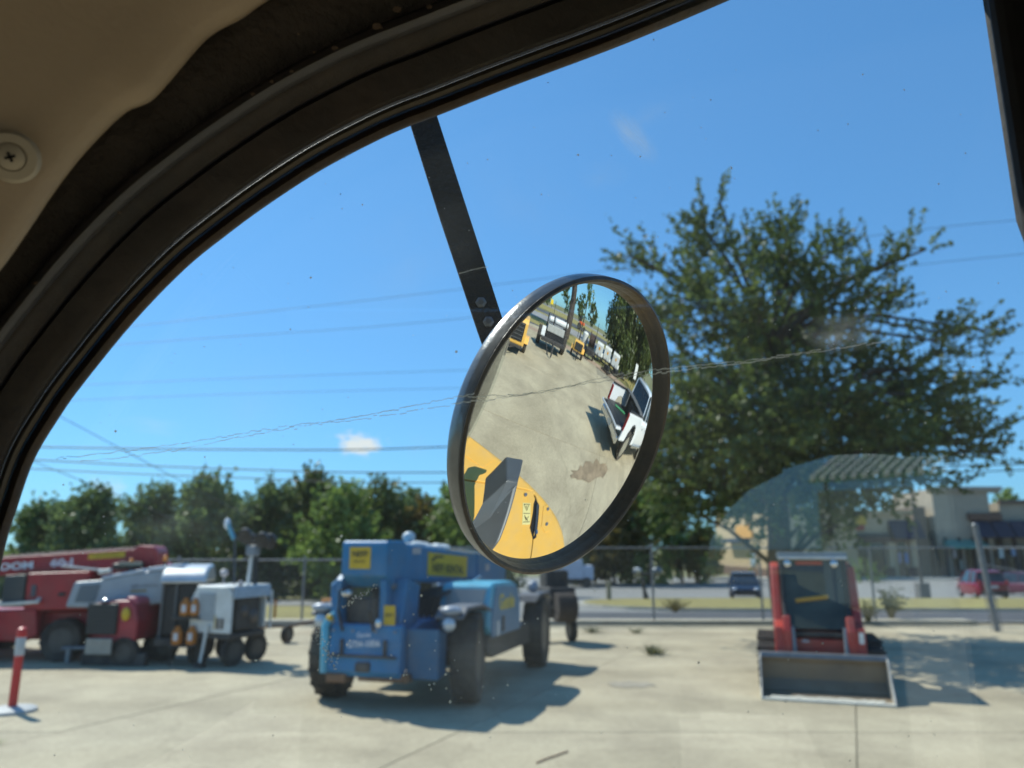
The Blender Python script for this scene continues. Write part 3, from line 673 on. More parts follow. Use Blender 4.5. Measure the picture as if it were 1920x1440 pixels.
# crumpled white tarp and work lamp lying on the boom
tp = MB(); g = random.Random(3)
for k in range(9): tp.ball((.9 - k * .14, -.22 + g.uniform(-.08, .08), boomz(.9 - k * .14) + .05 + g.uniform(0, .03)), .11, 8, (1.2, 1.3, .55))
o = tp.build('tarp', mat('white_tarp', (.72, .74, .72), .5, 0, .1, 9, bump=.6, bscale=14), TH, smooth=True)
o.parent = None; o.matrix_world = Matrix.Translation(TH.location) @ Matrix.Rotation(TH.rotation_euler.z, 4, 'Z'); tag(o, 'crumpled white tarp lying on top of the blue boom', 'tarp')
MB().ball((1.2, -.2, boomz(1.2) + .16), .10, 12, (1, 1.1, .9)).tube([(1.2, -.2, boomz(1.2) - .02), (1.2, -.2, boomz(1.2) + .12)], .025, 6).build('roof_lamp', mat('pale_lamp', (.5, .58, .62), .4, 0, .1, 5), TH, smooth=True)

# dark machine standing behind the handler
DM = empty('compactor', (1.05, 18.6, 0), R(-75), 'dark rusty machine half hidden behind the blue handler\'s rear wheel', 'machine')
rbox('body', (0, 0, 1.05), (1.1, .8, .8), DARK, DM, .05); rbox('hood', (-.2, 0, 1.65), (.7, .7, .5), DARK, DM, .08)
MB().lathe([(.36, -.28), (.38, -.25), (.38, .25), (.36, .28)], 24, (0, 1, 0), (.75, 0, .95)).build('drum', mat('muddy_rubber', (.05, .04, .035), .95, 0, .4, 9), DM)
for s in (-1, 1): wheel(DM, (0, s * .45, .3), .3, .18, RIMG, 0)
for s in (-1, 1): MB().tube([(.4, s * .3, .95), (.75, s * .34, .95)], .03, 6).build('drum_fork', DARK, DM)
MB().tube([(-.3, .3, 1.5), (-.3, .3, 2.0), (-.1, -.3, 2.0), (-.1, -.3, 1.5)], .02, 6).build('roll_bar', STEEL, DM, smooth=True)
MB().ball((-.5, .25, 2.0), .07, 10).ball((-.5, 0.05, 1.98), .06, 10).build('lamp_pair', CHROME, DM, smooth=True)

DM.scale = (.82, .82, .86)
# ------------------------------------------------------------------ red boom lift at the left edge
BL = empty('boom_lift', (-10.05, 15.95, 0), R(3), 'red boom lift with white lettering 60-J and grey engine hood, at the left edge', 'boom lift')
for x, y in ((-.95, -.55), (1.3, -.55), (-.95, 1.5), (1.3, 1.5)): wheel(BL, (x, y, .40), .40, .34, RIMG, 14)
MB().prism([(-1.6, .45), (-1.6, .8), (-1.2, .92), (1.7, .92), (2.1, .8), (2.1, .5), (1.7, .38), (-1.2, .38)], -.35, 1.3).build('chassis', REDP, BL, .03)
for s in (-.6, 1.5): MB().prism([(-.5, .42), (-.5, .95), (.78, .98), (.86, .5), (.6, .38)], s - .12, s + .12).build('chassis_side', REDP, BL, .03)
MB().prism([(-.6, .98), (-.6, 1.06), (.86, 1.16), (.86, 1.1)], -.80, -.74).build('tow_rail', SILVER, BL, .01)
MB().prism([(.45, .96), (.45, 1.85), (1.6, 1.86), (2.7, 1.84), (3.0, 1.5), (2.9, 1.05), (2.6, .9)], -.35, .85).build('turntable', REDP, BL, .04)
MB().prism([(.1, 1.02), (.1, 1.62), (.50, 1.64), (.50, 1.02)], -.70, -.2).build('tool_box', mat('dark_grey_panel', (.045, .05, .05), .5, 0, .2, 4), BL, .02)
MB().prism([(.52, .96), (.52, 1.66), (1.7, 1.70), (1.7, .96)], -.68, -.35).build('side_door', REDP, BL, .03)
rbox('door_vent', (1.22, -.69, 1.26), (.13, .03, .07), BLACKP, BL, .01)
rbox('door_sticker', (.68, -.69, 1.33), (.09, .02, .22), mat('dark_sticker', (.06, .07, .09), .5), BL, 0); rbox('door_sticker', (.80, -.69, 1.17), (.08, .02, .07), MATS['pale_sticker'], BL, 0)
def bz(x): return 1.80 + x * .066
rings = [[(x, y_, bz(x) + z_) for y_, z_ in ((-.34, -.18), (-.34, .17), (.16, .17), (.16, -.18))] for x in (-2.6, 2.6)]
MB().loft(rings).build('main_boom', REDP, BL, .02)
MB().prism([(2.35, 1.62), (2.35, 2.12), (2.45, 2.20), (2.77, 2.18), (2.85, 2.08), (2.85, 1.72), (2.7, 1.6)], -.38, .22).build('boom_pivot', REDP, BL, .04)
MB().prism([(-2.6, bz(-2.6) + .17), (-2.6, bz(-2.6) + .21), (2.5, bz(2.5) + .21), (2.5, bz(2.5) + .17)], -.30, .1).build('upper_rail', mat('dusty_red', (.30, .12, .13), .5, 0, .2, 4), BL, .01)
lettering('BOOM', .19, TXTW, BL, (.02, -.352, bz(.0) - .02), (R(90), R(-3.8), 0), bold=.008, sx=1.45)
lettering('60-J', .19, TXTW, BL, (.98, -.352, bz(.98) - .01), (R(90), R(-3.8), 0), bold=.008, sx=1.5)
MB().prism([(1.48, bz(1.48) + .02), (1.48, bz(1.48) + .13), (2.2, bz(2.2) + .13), (2.2, bz(2.2) + .02)], -.348, -.343).build('decal', YELD, BL)
lettering('NEFF RENTAL', .075, mat('olive_lettering', (.35, .3, .03), .5), BL, (1.84, -.352, bz(1.84) + .07), (R(90), R(-3.8), 0), sx=1.1)
rbox('control_lever', (2.05, -.8, 1.70), (.24, .12, .09), WHITE, BL, .03, (0, R(-8), 0)); MB().tube([(1.2, -.76, 1.80), (2.0, -.8, 1.72)], .022, 8).build('support_rod', SILVER, BL, smooth=True)
rbox('boom_rest', (2.4, -.6, 1.80), (.55, .3, .12), BLACKP, BL, .05, (0, R(-4), 0))
rbox('boom_rest_plate', (2.5, -.76, 1.84), (.45, .02, .07), mat('olive_plate', (.2, .21, .17), .5), BL, .01)
MB().prism([(1.38, 1.02), (1.50, 1.50), (2.0, 1.54), (2.75, 1.68), (3.45, 1.76), (3.70, 1.62), (3.6, 1.15), (2.6, 1.0)], -.85, -.50).build('engine_hood', CREAM, BL, .05, label='pale grey sloping hood')
MB().prism([(2.02, 1.545), (2.02, 1.60), (2.80, 1.75), (2.82, 1.69)], -.87, -.50).build('hood_lip', mat('pale_hood_edge', (.55, .6, .66), .4), BL, .015)
MB().prism([(2.88, 1.70), (2.88, 1.77), (3.55, 1.85), (3.58, 1.76)], -.87, -.50).build('hood_lip', MATS['pale_hood_edge'], BL, .015)
MB().prism([(1.56, 1.12), (1.64, 1.44), (2.02, 1.46), (1.94, 1.12)], -.862, -.851).build('hood_grille', mat('slate_grille', (.13, .16, .18), .6, 0, .1, 60), BL, .004)
lettering('NEFF RENTAL', .10, mat('grey_lettering', (.2, .21, .22), .5), BL, (2.85, -.855, 1.42), (R(90), R(-3), 0), sx=.85)
rbox('decal', (2.75, -.854, 1.33), (.3, .006, .04), mat('ochre', (.3, .2, .06), .5), BL, 0, (0, R(-3), 0))
for x, z in ((2.50, 1.89), (3.15, 1.95)):
    b = MB(); b.lathe([(.04, 0), (.045, .055), (.036, .10), (.01, .115)], 14, (0, 0, 1), (x, -.72, z - .06)); b.build('beacon', mat('amber_lens', (.8, .25, .03), .25, 0, .1, 20), BL, smooth=True)
    rbox('beacon_bracket', (x, -.72, z - .12), (.05, .05, .2), DARK, BL, .005)

# ------------------------------------------------------------------ red compressor in front of the lift
CM = empty('trailer_compressor', (-7.38, 15.2, 0), R(-8), 'small red trailer compressor with a black grille and pale bumper plate', 'compressor')
MB().prism([(-.5, .52), (-.5, 1.12), (-.3, 1.17), (.2, 1.18), (.34, 1.1), (.42, .8), (.42, .45), (-.1, .42)], -.35, .75).build('body', REDM, CM, .05)
MB().prism([(.06, 1.15), (.12, 1.25), (.3, 1.23), (.36, 1.1)], -.3, .7).build('cowl', mat('pinkish_red_paint', (.5, .1, .13), .4, 0, .1, 4), CM, .04)
rbox('grille', (-.28, -.375, .84), (.62, .05, .56), BLACKP, CM, .02)
for k in range(7): rbox('grille_slat', (-.28, -.405, .60 + k * .08), (.56, .016, .02), mat('grille_grey', (.05, .055, .055), .5), CM, 0)
rbox('bumper_plate', (-.22, -.48, .36), (.52, .05, .28), mat('tan_plate', (.33, .31, .26), .6, 0, .15, 6), CM, .015)
MB().ball((-.28, -.34, 1.17), .07, 12, (1.4, 1, .6)).build('cap', CHROME, CM, smooth=True)
MB().ball((.19, -.38, .93), .11, 12, (.8, .3, 1.1)).build('marker_disc', YELD, CM, smooth=True)
for s in (-.3, .7): wheel(CM, (.2, s, .25), .27, .16, RIMG, 0)
for s in (-.3, .6): rbox('skid', (0, s, .12), (1.3, .12, .22), DARK, CM, .02)
MB().tube([(-.6, -.2, .3), (-1.25, -.1, .26)], .03, 8).build('drawbar', STEEL, CM, smooth=True)
rbox('drawbar_jack', (-1.1, -.1, .14), (.08, .08, .28), STEEL, CM, .01)

# ------------------------------------------------------------------ dark machine with rounded silver hood
DH = empty('hooded_machine', (-6.42, 15.55, 0), R(12), 'black machine with a rounded silver hood between the red compressor and light tower', 'machine')
hood = [(-.62, 1.48)] + [(-.62 + .62 * (1 - math.cos(a)), 1.48 + .33 * math.sin(a)) for a in lin(.35, math.pi / 2, 6)] + [(.25, 1.83), (.45, 1.76), (.6, 1.55)]
MB().prism(hood + [(.52, 1.48)], -.5, .5, 'x').build('hood', SILVER, DH, .05)
MB().prism([(-.45, .5), (-.45, 1.5), (.55, 1.5), (.55, .5)], -.46, .46, 'x').build('body', BLACKP, DH, .04)
for x in (-.44, -.14, .44): rbox('hood_post', (x, -.5, .98), (.05, .05, 1.0), mat('post_grey', (.12, .12, .12), .5), DH, .01)
rbox('side_panel', (.47, 0, 1.05), (.03, 1.0, .9), mat('charcoal_panel', (.06, .06, .065), .5), DH, .02)
DH.scale = (.82, 1, 1)
for s in (-.4, .4): wheel(DH, (s, 0, .3), .3, .18, RIMG, 0)
rbox('frame', (0, 0, .42), (1.0, 1.3, .14), DARK, DH, .02)

# orange bottles strapped together beside it
spots = [(0, 0, .42), (.42, .02, .42), (.13, .1, .92), (.42, .12, .92)]
rk = empty('bottle_rack', (-6.22, 14.75, 0), R(5), 'black steel rack holding orange gas bottles beside the light tower', 'rack')
for z in (.37, .87): rbox('shelf', (.2, .06, z), (.8, .4, .04), DARK, rk, .005)
for x in (-.18, .58): rbox('rack_post', (x, .06, .45), (.04, .04, .9), DARK, rk, .005)
for (x, y, z), lb in zip(spots, ('orange gas bottle with a white label, lower left of the rack', 'orange gas bottle with a white label, lower right of the rack', 'orange gas bottle, upper left on the rack', 'orange gas bottle, upper right on the rack')):
    rk.scale = (.62, .62, 1); bt_ = empty('gas_bottle', (-6.22 + x * .62, 14.75 + y * .62, z - .03), 0, lb, 'gas bottle', 'orange gas bottles on the rack')
    MB().lathe([(.1, 0), (.15, .02), (.16, .06), (.16, .28), (.13, .35), (.06, .38)], 18).build('body', ORANGE, bt_, smooth=True)
    MB().lathe([(.075, .36), (.08, .44), (.07, .44), (.065, .36)], 14, closed=True).build('collar', ORANGE, bt_)
    rbox('label_plate', (.01, -.158, .2), (.13, .02, .17), mat('grey_white_label', (.6, .6, .62), .5), bt_, .004); bt_.scale = (.62, .62, .75)

# ------------------------------------------------------------------ light tower
LT = empty('light_tower', (-5.46, 15.1, 0), R(-20), 'white light tower trailer with vented panel, open engine bay and folded lamp mast', 'light tower')
MB().prism([(-.62, .62), (-.62, 1.25), (-.46, 1.48), (.42, 1.48), (.55, 1.38), (.55, .62)], -.5, -.42).build('front_panel', WHITE, LT, .02)
rbox('roof', (.05, .14, 1.47), (1.1, 1.25, .06), WHITE, LT, .03)
rbox('roof_side', (.60, .14, 1.36), (.05, 1.22, .2), mat('pale_blue_panel', (.35, .45, .55), .4), LT, .015)
rbox('back_panel', (-.05, .72, 1.05), (1.15, .05, .8), WHITE, LT, .02)
rbox('side_panel', (-.60, .15, .98), (.05, 1.15, .72), WHITE, LT, .02)
rbox('engine', (.1, .15, .95), (.8, .8, .62), DARK, LT, .05)
MB().ball((.45, .0, 1.0), .13, 12).ball((.45, .3, .9), .16, 12).build('alternator', mat('dull_metal', (.12, .1, .09), .5, .4, .3, 9), LT, smooth=True)
rbox('door', (.66, .74, 1.0), (.05, .04, .75), WHITE, LT, .01)
for k in range(11): rbox('vent_slat', (-.14, -.515, .86 + k * .048), (.48, .02, .026), mat('vent_grey', (.32, .35, .38), .5), LT, 0)
rbox('frame', (0, .1, .56), (1.15, 1.2, .1), DARK, LT, .02)
for x, y in ((-.55, -.2), (.42, -.2), (.40, .6), (-.45, .6)): wheel(LT, (x, y, .28), .28, .17, RIMG, 0, R(75))
MB().tube([(-.02, -.56, .78), (-.1, -.62, .1)], .035, 10).build('jack_leg', WHITE, LT, smooth=True); rbox('jack_foot', (-.1, -.62, .04), (.2, .2, .06), DARK, LT, .01)
for x in (.22, .34): rbox('hand_hole', (x, -.515, .80), (.06, .02, .2), mat('rust_brown', (.12, .08, .06), .8), LT, .005)
MB().tube([(.16, -.535, .95), (.15, -.54, .7)], .012, 6).build('yellow_strap', YELD, LT)
MB().tube([(.30, .3, 1.5), (.36, .3, 2.12)], .05, 10).build('mast', WHITE, LT, smooth=True)
MB().tube([(.42, .35, 2.1), (.46, .35, 1.5)], .055, 8).build('mast_sleeve', BLACKP, LT, smooth=True)
rbox('mast_head', (.38, .3, 2.16), (.3, .2, .22), mat('mast_grey', (.2, .22, .24), .5), LT, .04)
for x, y, z in ((.30, .1, 2.46), (.72, .2, 2.38), (.14, .55, 2.36), (.62, .62, 2.36)):
    b = MB(); b.lathe([(.05, -.1), (.15, -.04), (.17, .06), (.155, .07)], 16, (.2, -.6, -.3), (x, y, z)); b.build('floodlight', BLACKP, LT, smooth=True)
rbox('lamp_bar', (.42, .35, 2.36), (.8, .06, .06), DARK, LT, .01)
MB().tube([(-.02, .2, 1.5), (-.1, .2, 2.40)], .03, 8).tube([(-.1, .2, 2.4), (.4, .3, 2.33)], .02, 6).build('side_mast', mat('mast_dark', (.05, .06, .07), .5), LT, smooth=True)
MB().lathe([(.03, 0), (.05, .02), (.055, .34), (.07, .36)], 14, (-.62, 0, .8), (-.12, .2, 2.38)).build('lamp_barrel', LBLUE, LT, smooth=True)
MB().ball((-.37, .2, 2.70), .095, 14, (.75, .9, 1.2)).build('raised_lamp', mat('white_lamp_glass', (.85, .87, .88), .3, 0, .03, 9), LT, smooth=True)  # bulb in plain white glass
MB().ball((.6, -.3, 1.54), .06, 10).ball((-.35, .2, 1.72), .1, 10, (1, 1, .8)).tube([(-.35, .2, 1.5), (-.35, .2, 1.7)], .02, 6).build('exhaust_cap', MATS['pale_sticker'], LT, smooth=True)
rbox('rear_marker', (.74, .8, 1.0), (.06, .04, .35), ORANGE, LT, .01)
LT.scale = (.80, .85, .97)

# little wheeled trailer frame to the right of the tower
WB = empty('tow_frame', (-5.55, 18.3, 0), R(10), 'low tow frame with small wheel on the concrete right of the light tower', 'trailer')
for s in (-.3, .35): wheel(WB, (s, 0, .2), .2, .1, RIMG, 0, R(60))
MB().tube([(-.5, 0, .35), (.5, 0, .38), (1.1, .3, .5)], .03, 6).tube([(-.3, -.2, .0), (-.2, 0, .4)], .02, 6).tube([(.4, -.2, 0), (.3, 0, .4)], .02, 6).build('frame', RUST, WB, smooth=True)
rbox('blue_box', (-.65, 0, .42), (.25, .2, .22), mat('soft_blue', (.08, .25, .4), .5), WB, .03)
TK = empty('traffic_barrel', (-4.75, 20.4, 0), 0, 'orange barrel behind the light tower by the fence', 'barrel')
MB().lathe([(.24, 0), (.25, .05), (.2, .1), (.2, .75), (.17, .85)], 20).build('body', mat('faded_orange', (.6, .25, .06), .6), TK, smooth=True)
MB().lathe([(.206, .35), (.206, .5)], 20).build('band', WHITE, TK)

# ------------------------------------------------------------------ red stanchion
ST = empty('stanchion', (-6.7, 10.84, 0), 0, 'red plastic stanchion post with white collar on a round base', 'stanchion')
MB().lathe([(.30, 0), (.30, .04), (.27, .055), (.06, .075)], 32).build('base', mat('grey_base', (.42, .43, .42), .6, 0, .1, 6), ST, .0, True)
MB().lathe([(.055, .06), (.055, .74)], 16).build('post', mat('red_plastic', (.55, .02, .02), .4, 0, .08, 6), ST, smooth=True)
MB().lathe([(.06, .72), (.062, .95), (.05, .98)], 16).build('collar', mat('worn_white_plastic', (.5, .5, .48), .5, 0, .15, 12), ST, smooth=True)
MB().lathe([(.062, .96), (.068, 1.0), (.055, 1.07), (.02, 1.09)], 16).build('head', MATS['red_plastic'], ST, smooth=True)

# ------------------------------------------------------------------ red track loader
TL = empty('track_loader', (4.99, 13.0, 0), math.atan2(-.93, -.31), 'orange-red compact track loader with its bucket resting on the ground', 'loader')
# local +x is the front, +y its left (photo right)
for s in (-1, 1):
    pr = [(-1.1, .12), (-1.2, .3), (-1.1, .62), (-.8, .72), (.55, .68), (.85, .35), (.75, .1), (.6, .02), (-.95, .02)]
    MB().prism(pr, s * .72 - .2, s * .72 + .2).build('track', TYRE, TL, .02)
    t = MB(); n = 0
    for (x, z) in [(x, .005) for x in lin(-.95, .6, 12)]: t.box((x, s * .72, z + .005), (.06, .42, .035))
    for (x, z) in [(x, .71) for x in lin(-.8, .5, 10)]: t.box((x, s * .72, z + .01), (.06, .42, .03))
    for z in lin(.1, .6, 5): t.box((.72 + .1 * math.sin(z * 5), s * .72, z), (.05, .42, .05))
    t.build('track_lug', TYRE, TL)
MB().prism([(-1.15, .35), (-1.15, 1.3), (-.6, 1.35), (.55, .85), (.75, .7), (.75, .3)], -.5, .5).build('body', ORED, TL, .03)
rbox('front_panel', (.77, 0, .64), (.04, .92, .26), ORED, TL, .02)
rbox('front_bar', (.80, 0, .84), (.06, 1.0, .07), DARK, TL, .01)
rbox('badge', (.805, -.2, .74), (.015, .1, .04), MATS['pale_sticker'], TL, 0)
# cab
cabp = [(-.55, .95), (-.55, 2.0), (.38, 2.0), (.52, 1.3), (.78, .88), (.6, .85)]
for y in (-.50, .46): MB().prism(cabp, y, y + .05).build('cab_side', mat('cab_black', (.02, .02, .02), .5), TL, .01)
MB().add([(.44, -.45, 1.97), (.44, .46, 1.97), (.56, .45, 1.3), (.79, .42, .92), (.79, -.42, .92), (.56, -.45, 1.3)] + [(.41, -.45, 1.97), (.41, .46, 1.97), (.53, .45, 1.3), (.76, .42, .92), (.76, -.42, .92), (.53, -.45, 1.3)],
         [(0, 1, 2, 5), (5, 2, 3, 4), (6, 11, 8, 7), (11, 10, 9, 8), (0, 6, 7, 1), (1, 7, 8, 2), (2, 8, 9, 3), (3, 9, 10, 4), (4, 10, 11, 5), (5, 11, 6, 0)]).build('windshield', mat('tinted_windshield', (.05, .06, .05), .15, 0, .35, 2, spec=.35), TL)
for y in (-.47, .47): MB().tube([(.46, y, 2.0), (.58, y, 1.3), (.80, y * .93, .9)], .03, 8).build('windshield_post', MATS['cab_black'], TL)
rbox('cab_roof', (-.08, 0, 2.03), (1.12, 1.06, .09), mat('roof_slate', (.12, .16, .19), .4, 0, .1, 5), TL, .03)
rbox('roof_trim', (.49, 0, 1.99), (.05, 1.04, .05), SILVER, TL, .015)
for y in (-.38, .32): MB().lathe([(.05, 0), (.055, .04), (.04, .05)], 14, (1, 0, 0), (.50, y, 1.90)).build('headlight', CHROME, TL, smooth=True)
rbox('header_strip', (.485, -.05, 1.91), (.02, .4, .05), ORED, TL, .005)
rbox('lap_bar', (.57, -.05, 1.36), (.03, .5, .06), mat('ochre_bar', (.5, .28, .04), .5, 0, .1, 9), TL, .02, (R(8), 0, 0))
# lift arms
for s in (-1, 1):
    MB().prism([(-1.1, 1.2), (-1.15, 1.6), (-.85, 1.9), (.15, 1.85), (.35, 1.5), (.62, 1.02), (.92, .95), (.98, .35), (.84, .3), (.75, .7), (.45, .85), (.1, 1.45), (-.75, 1.6)], s * .58 - .07, s * .58 + .07).build('lift_arm', ORED, TL, .025)
    MB().prism([(.72, .28), (.72, 1.08), (.84, 1.12), (.95, .9), (.97, .34)], s * .46 - .06, s * .46 + .06).build('arm_bracket', ORED, TL, .02)
    MB().tube([(.86, s * .38, .95), (.98, s * .36, .42)], .035, 8).build('tilt_cylinder', STEEL, TL, smooth=True)
rbox('arm_sticker', (.97, .585, .82), (.01, .07, .16), WHITE, TL, 0)
# bucket
bp = [(1.10, .56), (1.04, .47), (1.03, .20), (1.15, .05), (1.4, .0), (1.68, 0.0), (1.68, .022), (1.42, .03), (1.2, .08), (1.08, .22), (1.09, .45), (1.14, .54)]
MB().prism(bp, -.87, .87).build('bucket', mat('worn_bucket_brown', (.27, .21, .14), .6, .3, .3, 4, dirt=(.09, .08, .07), dirt_amt=.8, dirt_scale=2, bump=.3), TL, .006)
for s in (-1, 1): MB().prism([(1.07, .56), (1.03, .2), (1.15, .0), (1.68, .0), (1.68, .05), (1.45, .28), (1.28, .52), (1.17, .58)], s * .88 - .012, s * .88 + .012).build('bucket_side', mat('worn_bright_steel', (.42, .40, .36), .45, .3, .2, 5), TL, .006)
MB().prism([(1.03, .53), (1.03, .60), (1.17, .60), (1.19, .53)], -.89, .89).build('bucket_lip', mat('lip_grey', (.2, .2, .2), .45, .5, .2, 6), TL, .01)
dr = MB(); g = random.Random(5)
rbox('cutting_edge', (1.66, 0, .018), (.1, 1.78, .035), mat('dusty_cutting_edge', (.62, .59, .5), .6, 0, .1, 6), TL, .008)
for k in range(26): dr.ball((1.57 + g.uniform(-.06, .03), -.72 + k * .058, .03), .05, 6, (1.4, 1, .5))
o = dr.build('bucket_dirt', MATS['dusty_cutting_edge'], TL, smooth=True); o['kind'] = 'stuff'

# ------------------------------------------------------------------ cars
def make_car(name, loc, rz, L_, W_, H_, paint, label, hatch=True, cat='car', wr=.31, nose=.8):
    t = empty(name, loc, rz, label, cat)
    h = H_; x0, x1 = -L_ / 2, L_ / 2
    side = [(x0, .30), (x0 - .02, .62), (x0 + .08, .95 * h * .62 / .62 * .62 + .0)] if False else None
    def ring(x, w, z0, z1, rw=.86):
        return [(x, -w * .92, z0), (x, -w, z0 + .12), (x, -w, z1 - .14), (x, -w * rw, z1), (x, w * rw, z1), (x, w, z1 - .14), (x, w, z0 + .12), (x, w * .92, z0)]
    w = W_ / 2; bh = h * .60
    st = [(x0, w * .82, .32, bh * .9), (x0 + .12, w * .93, .25, bh * 1.0), (x0 + .6, w, .2, bh * 1.03), (0, w, .2, bh), (x1 - 1.25, w, .2, bh * .98), (x1 - .5, w * .96, .22, bh * .86), (x1 - .12, w * .85, .26, bh * .7), (x1, w * .7, .34, bh * .55)]
    MB().loft([ring(*s) for s in st]).build('body', paint, t, .02, True)
    gx0 = x0 + (.12 if hatch else .9); 
    def gr(x, ww, z1, z0=bh * .93): return [(x, -ww * 1.0, z0), (x, -ww * .8 if z1 - z0 > .2 else -ww, z1), (x, ww * .8 if z1 - z0 > .2 else ww, z1), (x, ww, z0)]
    MB().loft([gr(gx0, w * .86, bh), gr(gx0 + .38, w * .93, h * .97), gr(gx0 + 1.3, w * .95, h * .985), gr(.25, w * .94, h * .97), gr(1.05, w * .9, bh * .98)]).build('window_band', GLASSD, t, .02, True)
    MB().loft([[(x, -ww, z), (x, -ww * .9, z + .05), (x, ww * .9, z + .05), (x, ww, z)] for x, ww, z in ((gx0 + .25, w * .70, h * .93), (gx0 + .5, w * .77, h * .965), (gx0 + 1.3, w * .79, h * .985), (.35, w * .74, h * .95))]).build('roof', paint, t, .01, True)
    for s in (-1, 1):
        for x in (x0 + .72, x1 - .82): wheel(t, (x, s * (w - .1), wr), wr, .2, CHROME, 0, 0, .66, 5)
        for x, z1 in ((gx0 + 1.15, h * .95), (gx0 + .35, h * .93)):
            MB().tube([(x - .05, s * w * .95, bh * .95), (x, s * w * .77, z1)], .035, 6).build('door_pillar', paint, t)
        MB().tube([(.98, s * w * .93, bh * .97), (.28, s * w * .76, h * .95)], .04, 6).build('door_pillar', paint, t)
        MB().ball((x1 - .12, s * w * .68, bh * .68), .12, 12, (.7, 1.1, .8)).build('headlight', CHROME, t, smooth=True)
        MB().ball((x0 + .06, s * w * .84, bh * .95), .11, 12, (.5, .9, 1.6)).build('tail_light', REDL, t, smooth=True)
        MB().ball((.75, s * (w + .08), bh * 1.02), .09, 10, (.7, 1, .7)).build('door_mirror', paint, t, smooth=True)
    rbox('bumper', (x0 - .01, 0, .38), (.12, W_ * .84, .2), BLACKP, t, .04); rbox('number_plate', (x0 - .03, 0, .72), (.02, .42, .13), mat('plate_white', (.6, .6, .6), .5), t, .004)
    rbox('lower_grille', (x1 - .01, 0, .36), (.1, W_ * .6, .16), BLACKP, t, .03)
    return t
CBLUE = mat('navy_car_paint', (.008, .018, .045), .25, 0, .05, 3, coat=.3)
CRED = mat('maroon_car_paint', (.20, .008, .025), .25, 0, .05, 3, coat=.4)
make_car('parked_car', (13.8, 46.5, gz(13, 46.5) + .02), R(-104), 4.1, 1.72, 1.46, CBLUE, 'small dark blue car facing the yard on the parking lot')
make_car('parked_car', (27.9, 46.6, gz(28, 46.6) + .02), R(80), 3.7, 1.72, 1.62, CRED, 'dark red hatchback seen from behind, right of the lamp post')
# second red car just entering the frame at the right
make_car('parked_car', (33.6, 52, gz(33, 52) + .02), R(100), 4.4, 1.8, 1.5, mat('plum_paint', (.12, .02, .05), .25, coat=.5), 'plum coloured car cut off by the right edge of the picture')
# white lorry far off under the mirror rim
WT = empty('box_truck', (4.6, 66, gz(4, 66)), R(0), 'pale box truck far off, just under the rim of the round mirror', 'truck')
rbox('cargo_box', (0, 0, 1.5), (2.6, 2.2, 1.6), mat('pale_blue_white', (.55, .6, .7), .5), WT, .04); rbox('chassis', (.1, 0, .55), (3.4, 1.8, .3), BLACKP, WT, .03); rbox('cab', (1.75, 0, 1.2), (.9, 2.0, 1.2), MATS['pale_blue_white'], WT, .12)
for x in (-.8, 1.6):
    for s in (-1, 1): wheel(WT, (x, s * .9, .42), .42, .25, RIMG, 0)

# ------------------------------------------------------------------ lot furniture
LP = empty('lamp_post', (24.1, 46.0, gz(24, 46)), 0, 'tall thin parking lot lamp post on a square concrete base', 'lamp post')
rbox('base', (0, 0, .45), (.62, .62, .9), mat('base_concrete', (.13, .13, .125), .9, 0, .1, 5), LP, .04)
MB().tube([(0, 0, .85), (0, 0, 7.6)], [.09, .055], 10).build('pole', DARK, LP, smooth=True)
rbox('lamp_head', (-.35, 0, 7.6), (.8, .35, .16), DARK, LP, .03)
BO = empty('marker_post', (5.0, 40.5, gz(5, 40.5)), 0, 'short tan marker post at the tip of the grass island', 'post')
rbox('post', (0, 0, .45), (.24, .2, 1.1), mat('tan_post', (.3, .27, .19), .8), BO, .02); rbox('cap', (0, 0, 1.02), (.27, .23, .06), mat('tan_post', (.3, .27, .19)), BO, .01)
PG = empty('grill_post', (7.0, 41.5, gz(7, 41.5) + .1), 0, 'dark post with two rounded grey heads standing on the grass island', 'post')
MB().tube([(.1, 0, 0), (0, 0, .5), (-.05, 0, 1.1)], [.16, .09, .11], 10).build('stem', DARK, PG, smooth=True)
for x, r in ((-.33, .26), (.72, .28)): MB().ball((x, 0, 1.42), r, 14, (1, .8, .9)).build('head', mat('pewter', (.16, .18, .2), .35, .4, .1, 6), PG, smooth=True)
MB().ball((-.30, -.2, 1.5), .13, 12).build('lens', mat('pale_lens', (.6, .62, .62), .3), PG, smooth=True)
rbox('bridge', (.2, 0, 1.3), (1.1, .2, .14), DARK, PG, .04)
# ------------------------------------------------------------------ weeds and litter
WEED = leaf_mat('weed_green', (.06, .07, .03), (.2, .2, .09))
def weed(loc, h, n, seed, label, m=WEED, wdt=.3):
    g = random.Random(seed); b = MB()
    for i in range(n):
        a = g.uniform(0, 6.28); e = g.uniform(.2, 1) * wdt; hh = h * g.uniform(.5, 1)
        x, y = math.cos(a) * .06, math.sin(a) * .06
        dx, dy = math.cos(a) * e, math.sin(a) * e; q = Vector((-math.sin(a), math.cos(a), 0)) * .012
        p0 = Vector((x, y, 0)); p1 = Vector((x + dx * .5, y + dy * .5, hh * .7)); p2 = Vector((x + dx, y + dy, hh))
        b.add([p0 - q, p0 + q, p1 + q, p1 - q, p2], [(0, 1, 2, 3), (3, 2, 4)])
        for t in (.4, .6, .8):
            c = p0.lerp(p2, t); r = .03 * h / .4; b.add([c, c + Vector((r, g.uniform(-r, r), r * .4)), c + Vector((r * 1.6, 0, -r * .3))], [(0, 1, 2)])
    me = b.mesh('weed', m); o = bpy.data.objects.new('weed', me); col.objects.link(o); o.location = loc
    return tag(o, label, 'weed')
weed((2.85, 16.35, 0), .22, 40, 1, 'small grey-green weed growing from a joint, mid yard right of the blue machine')
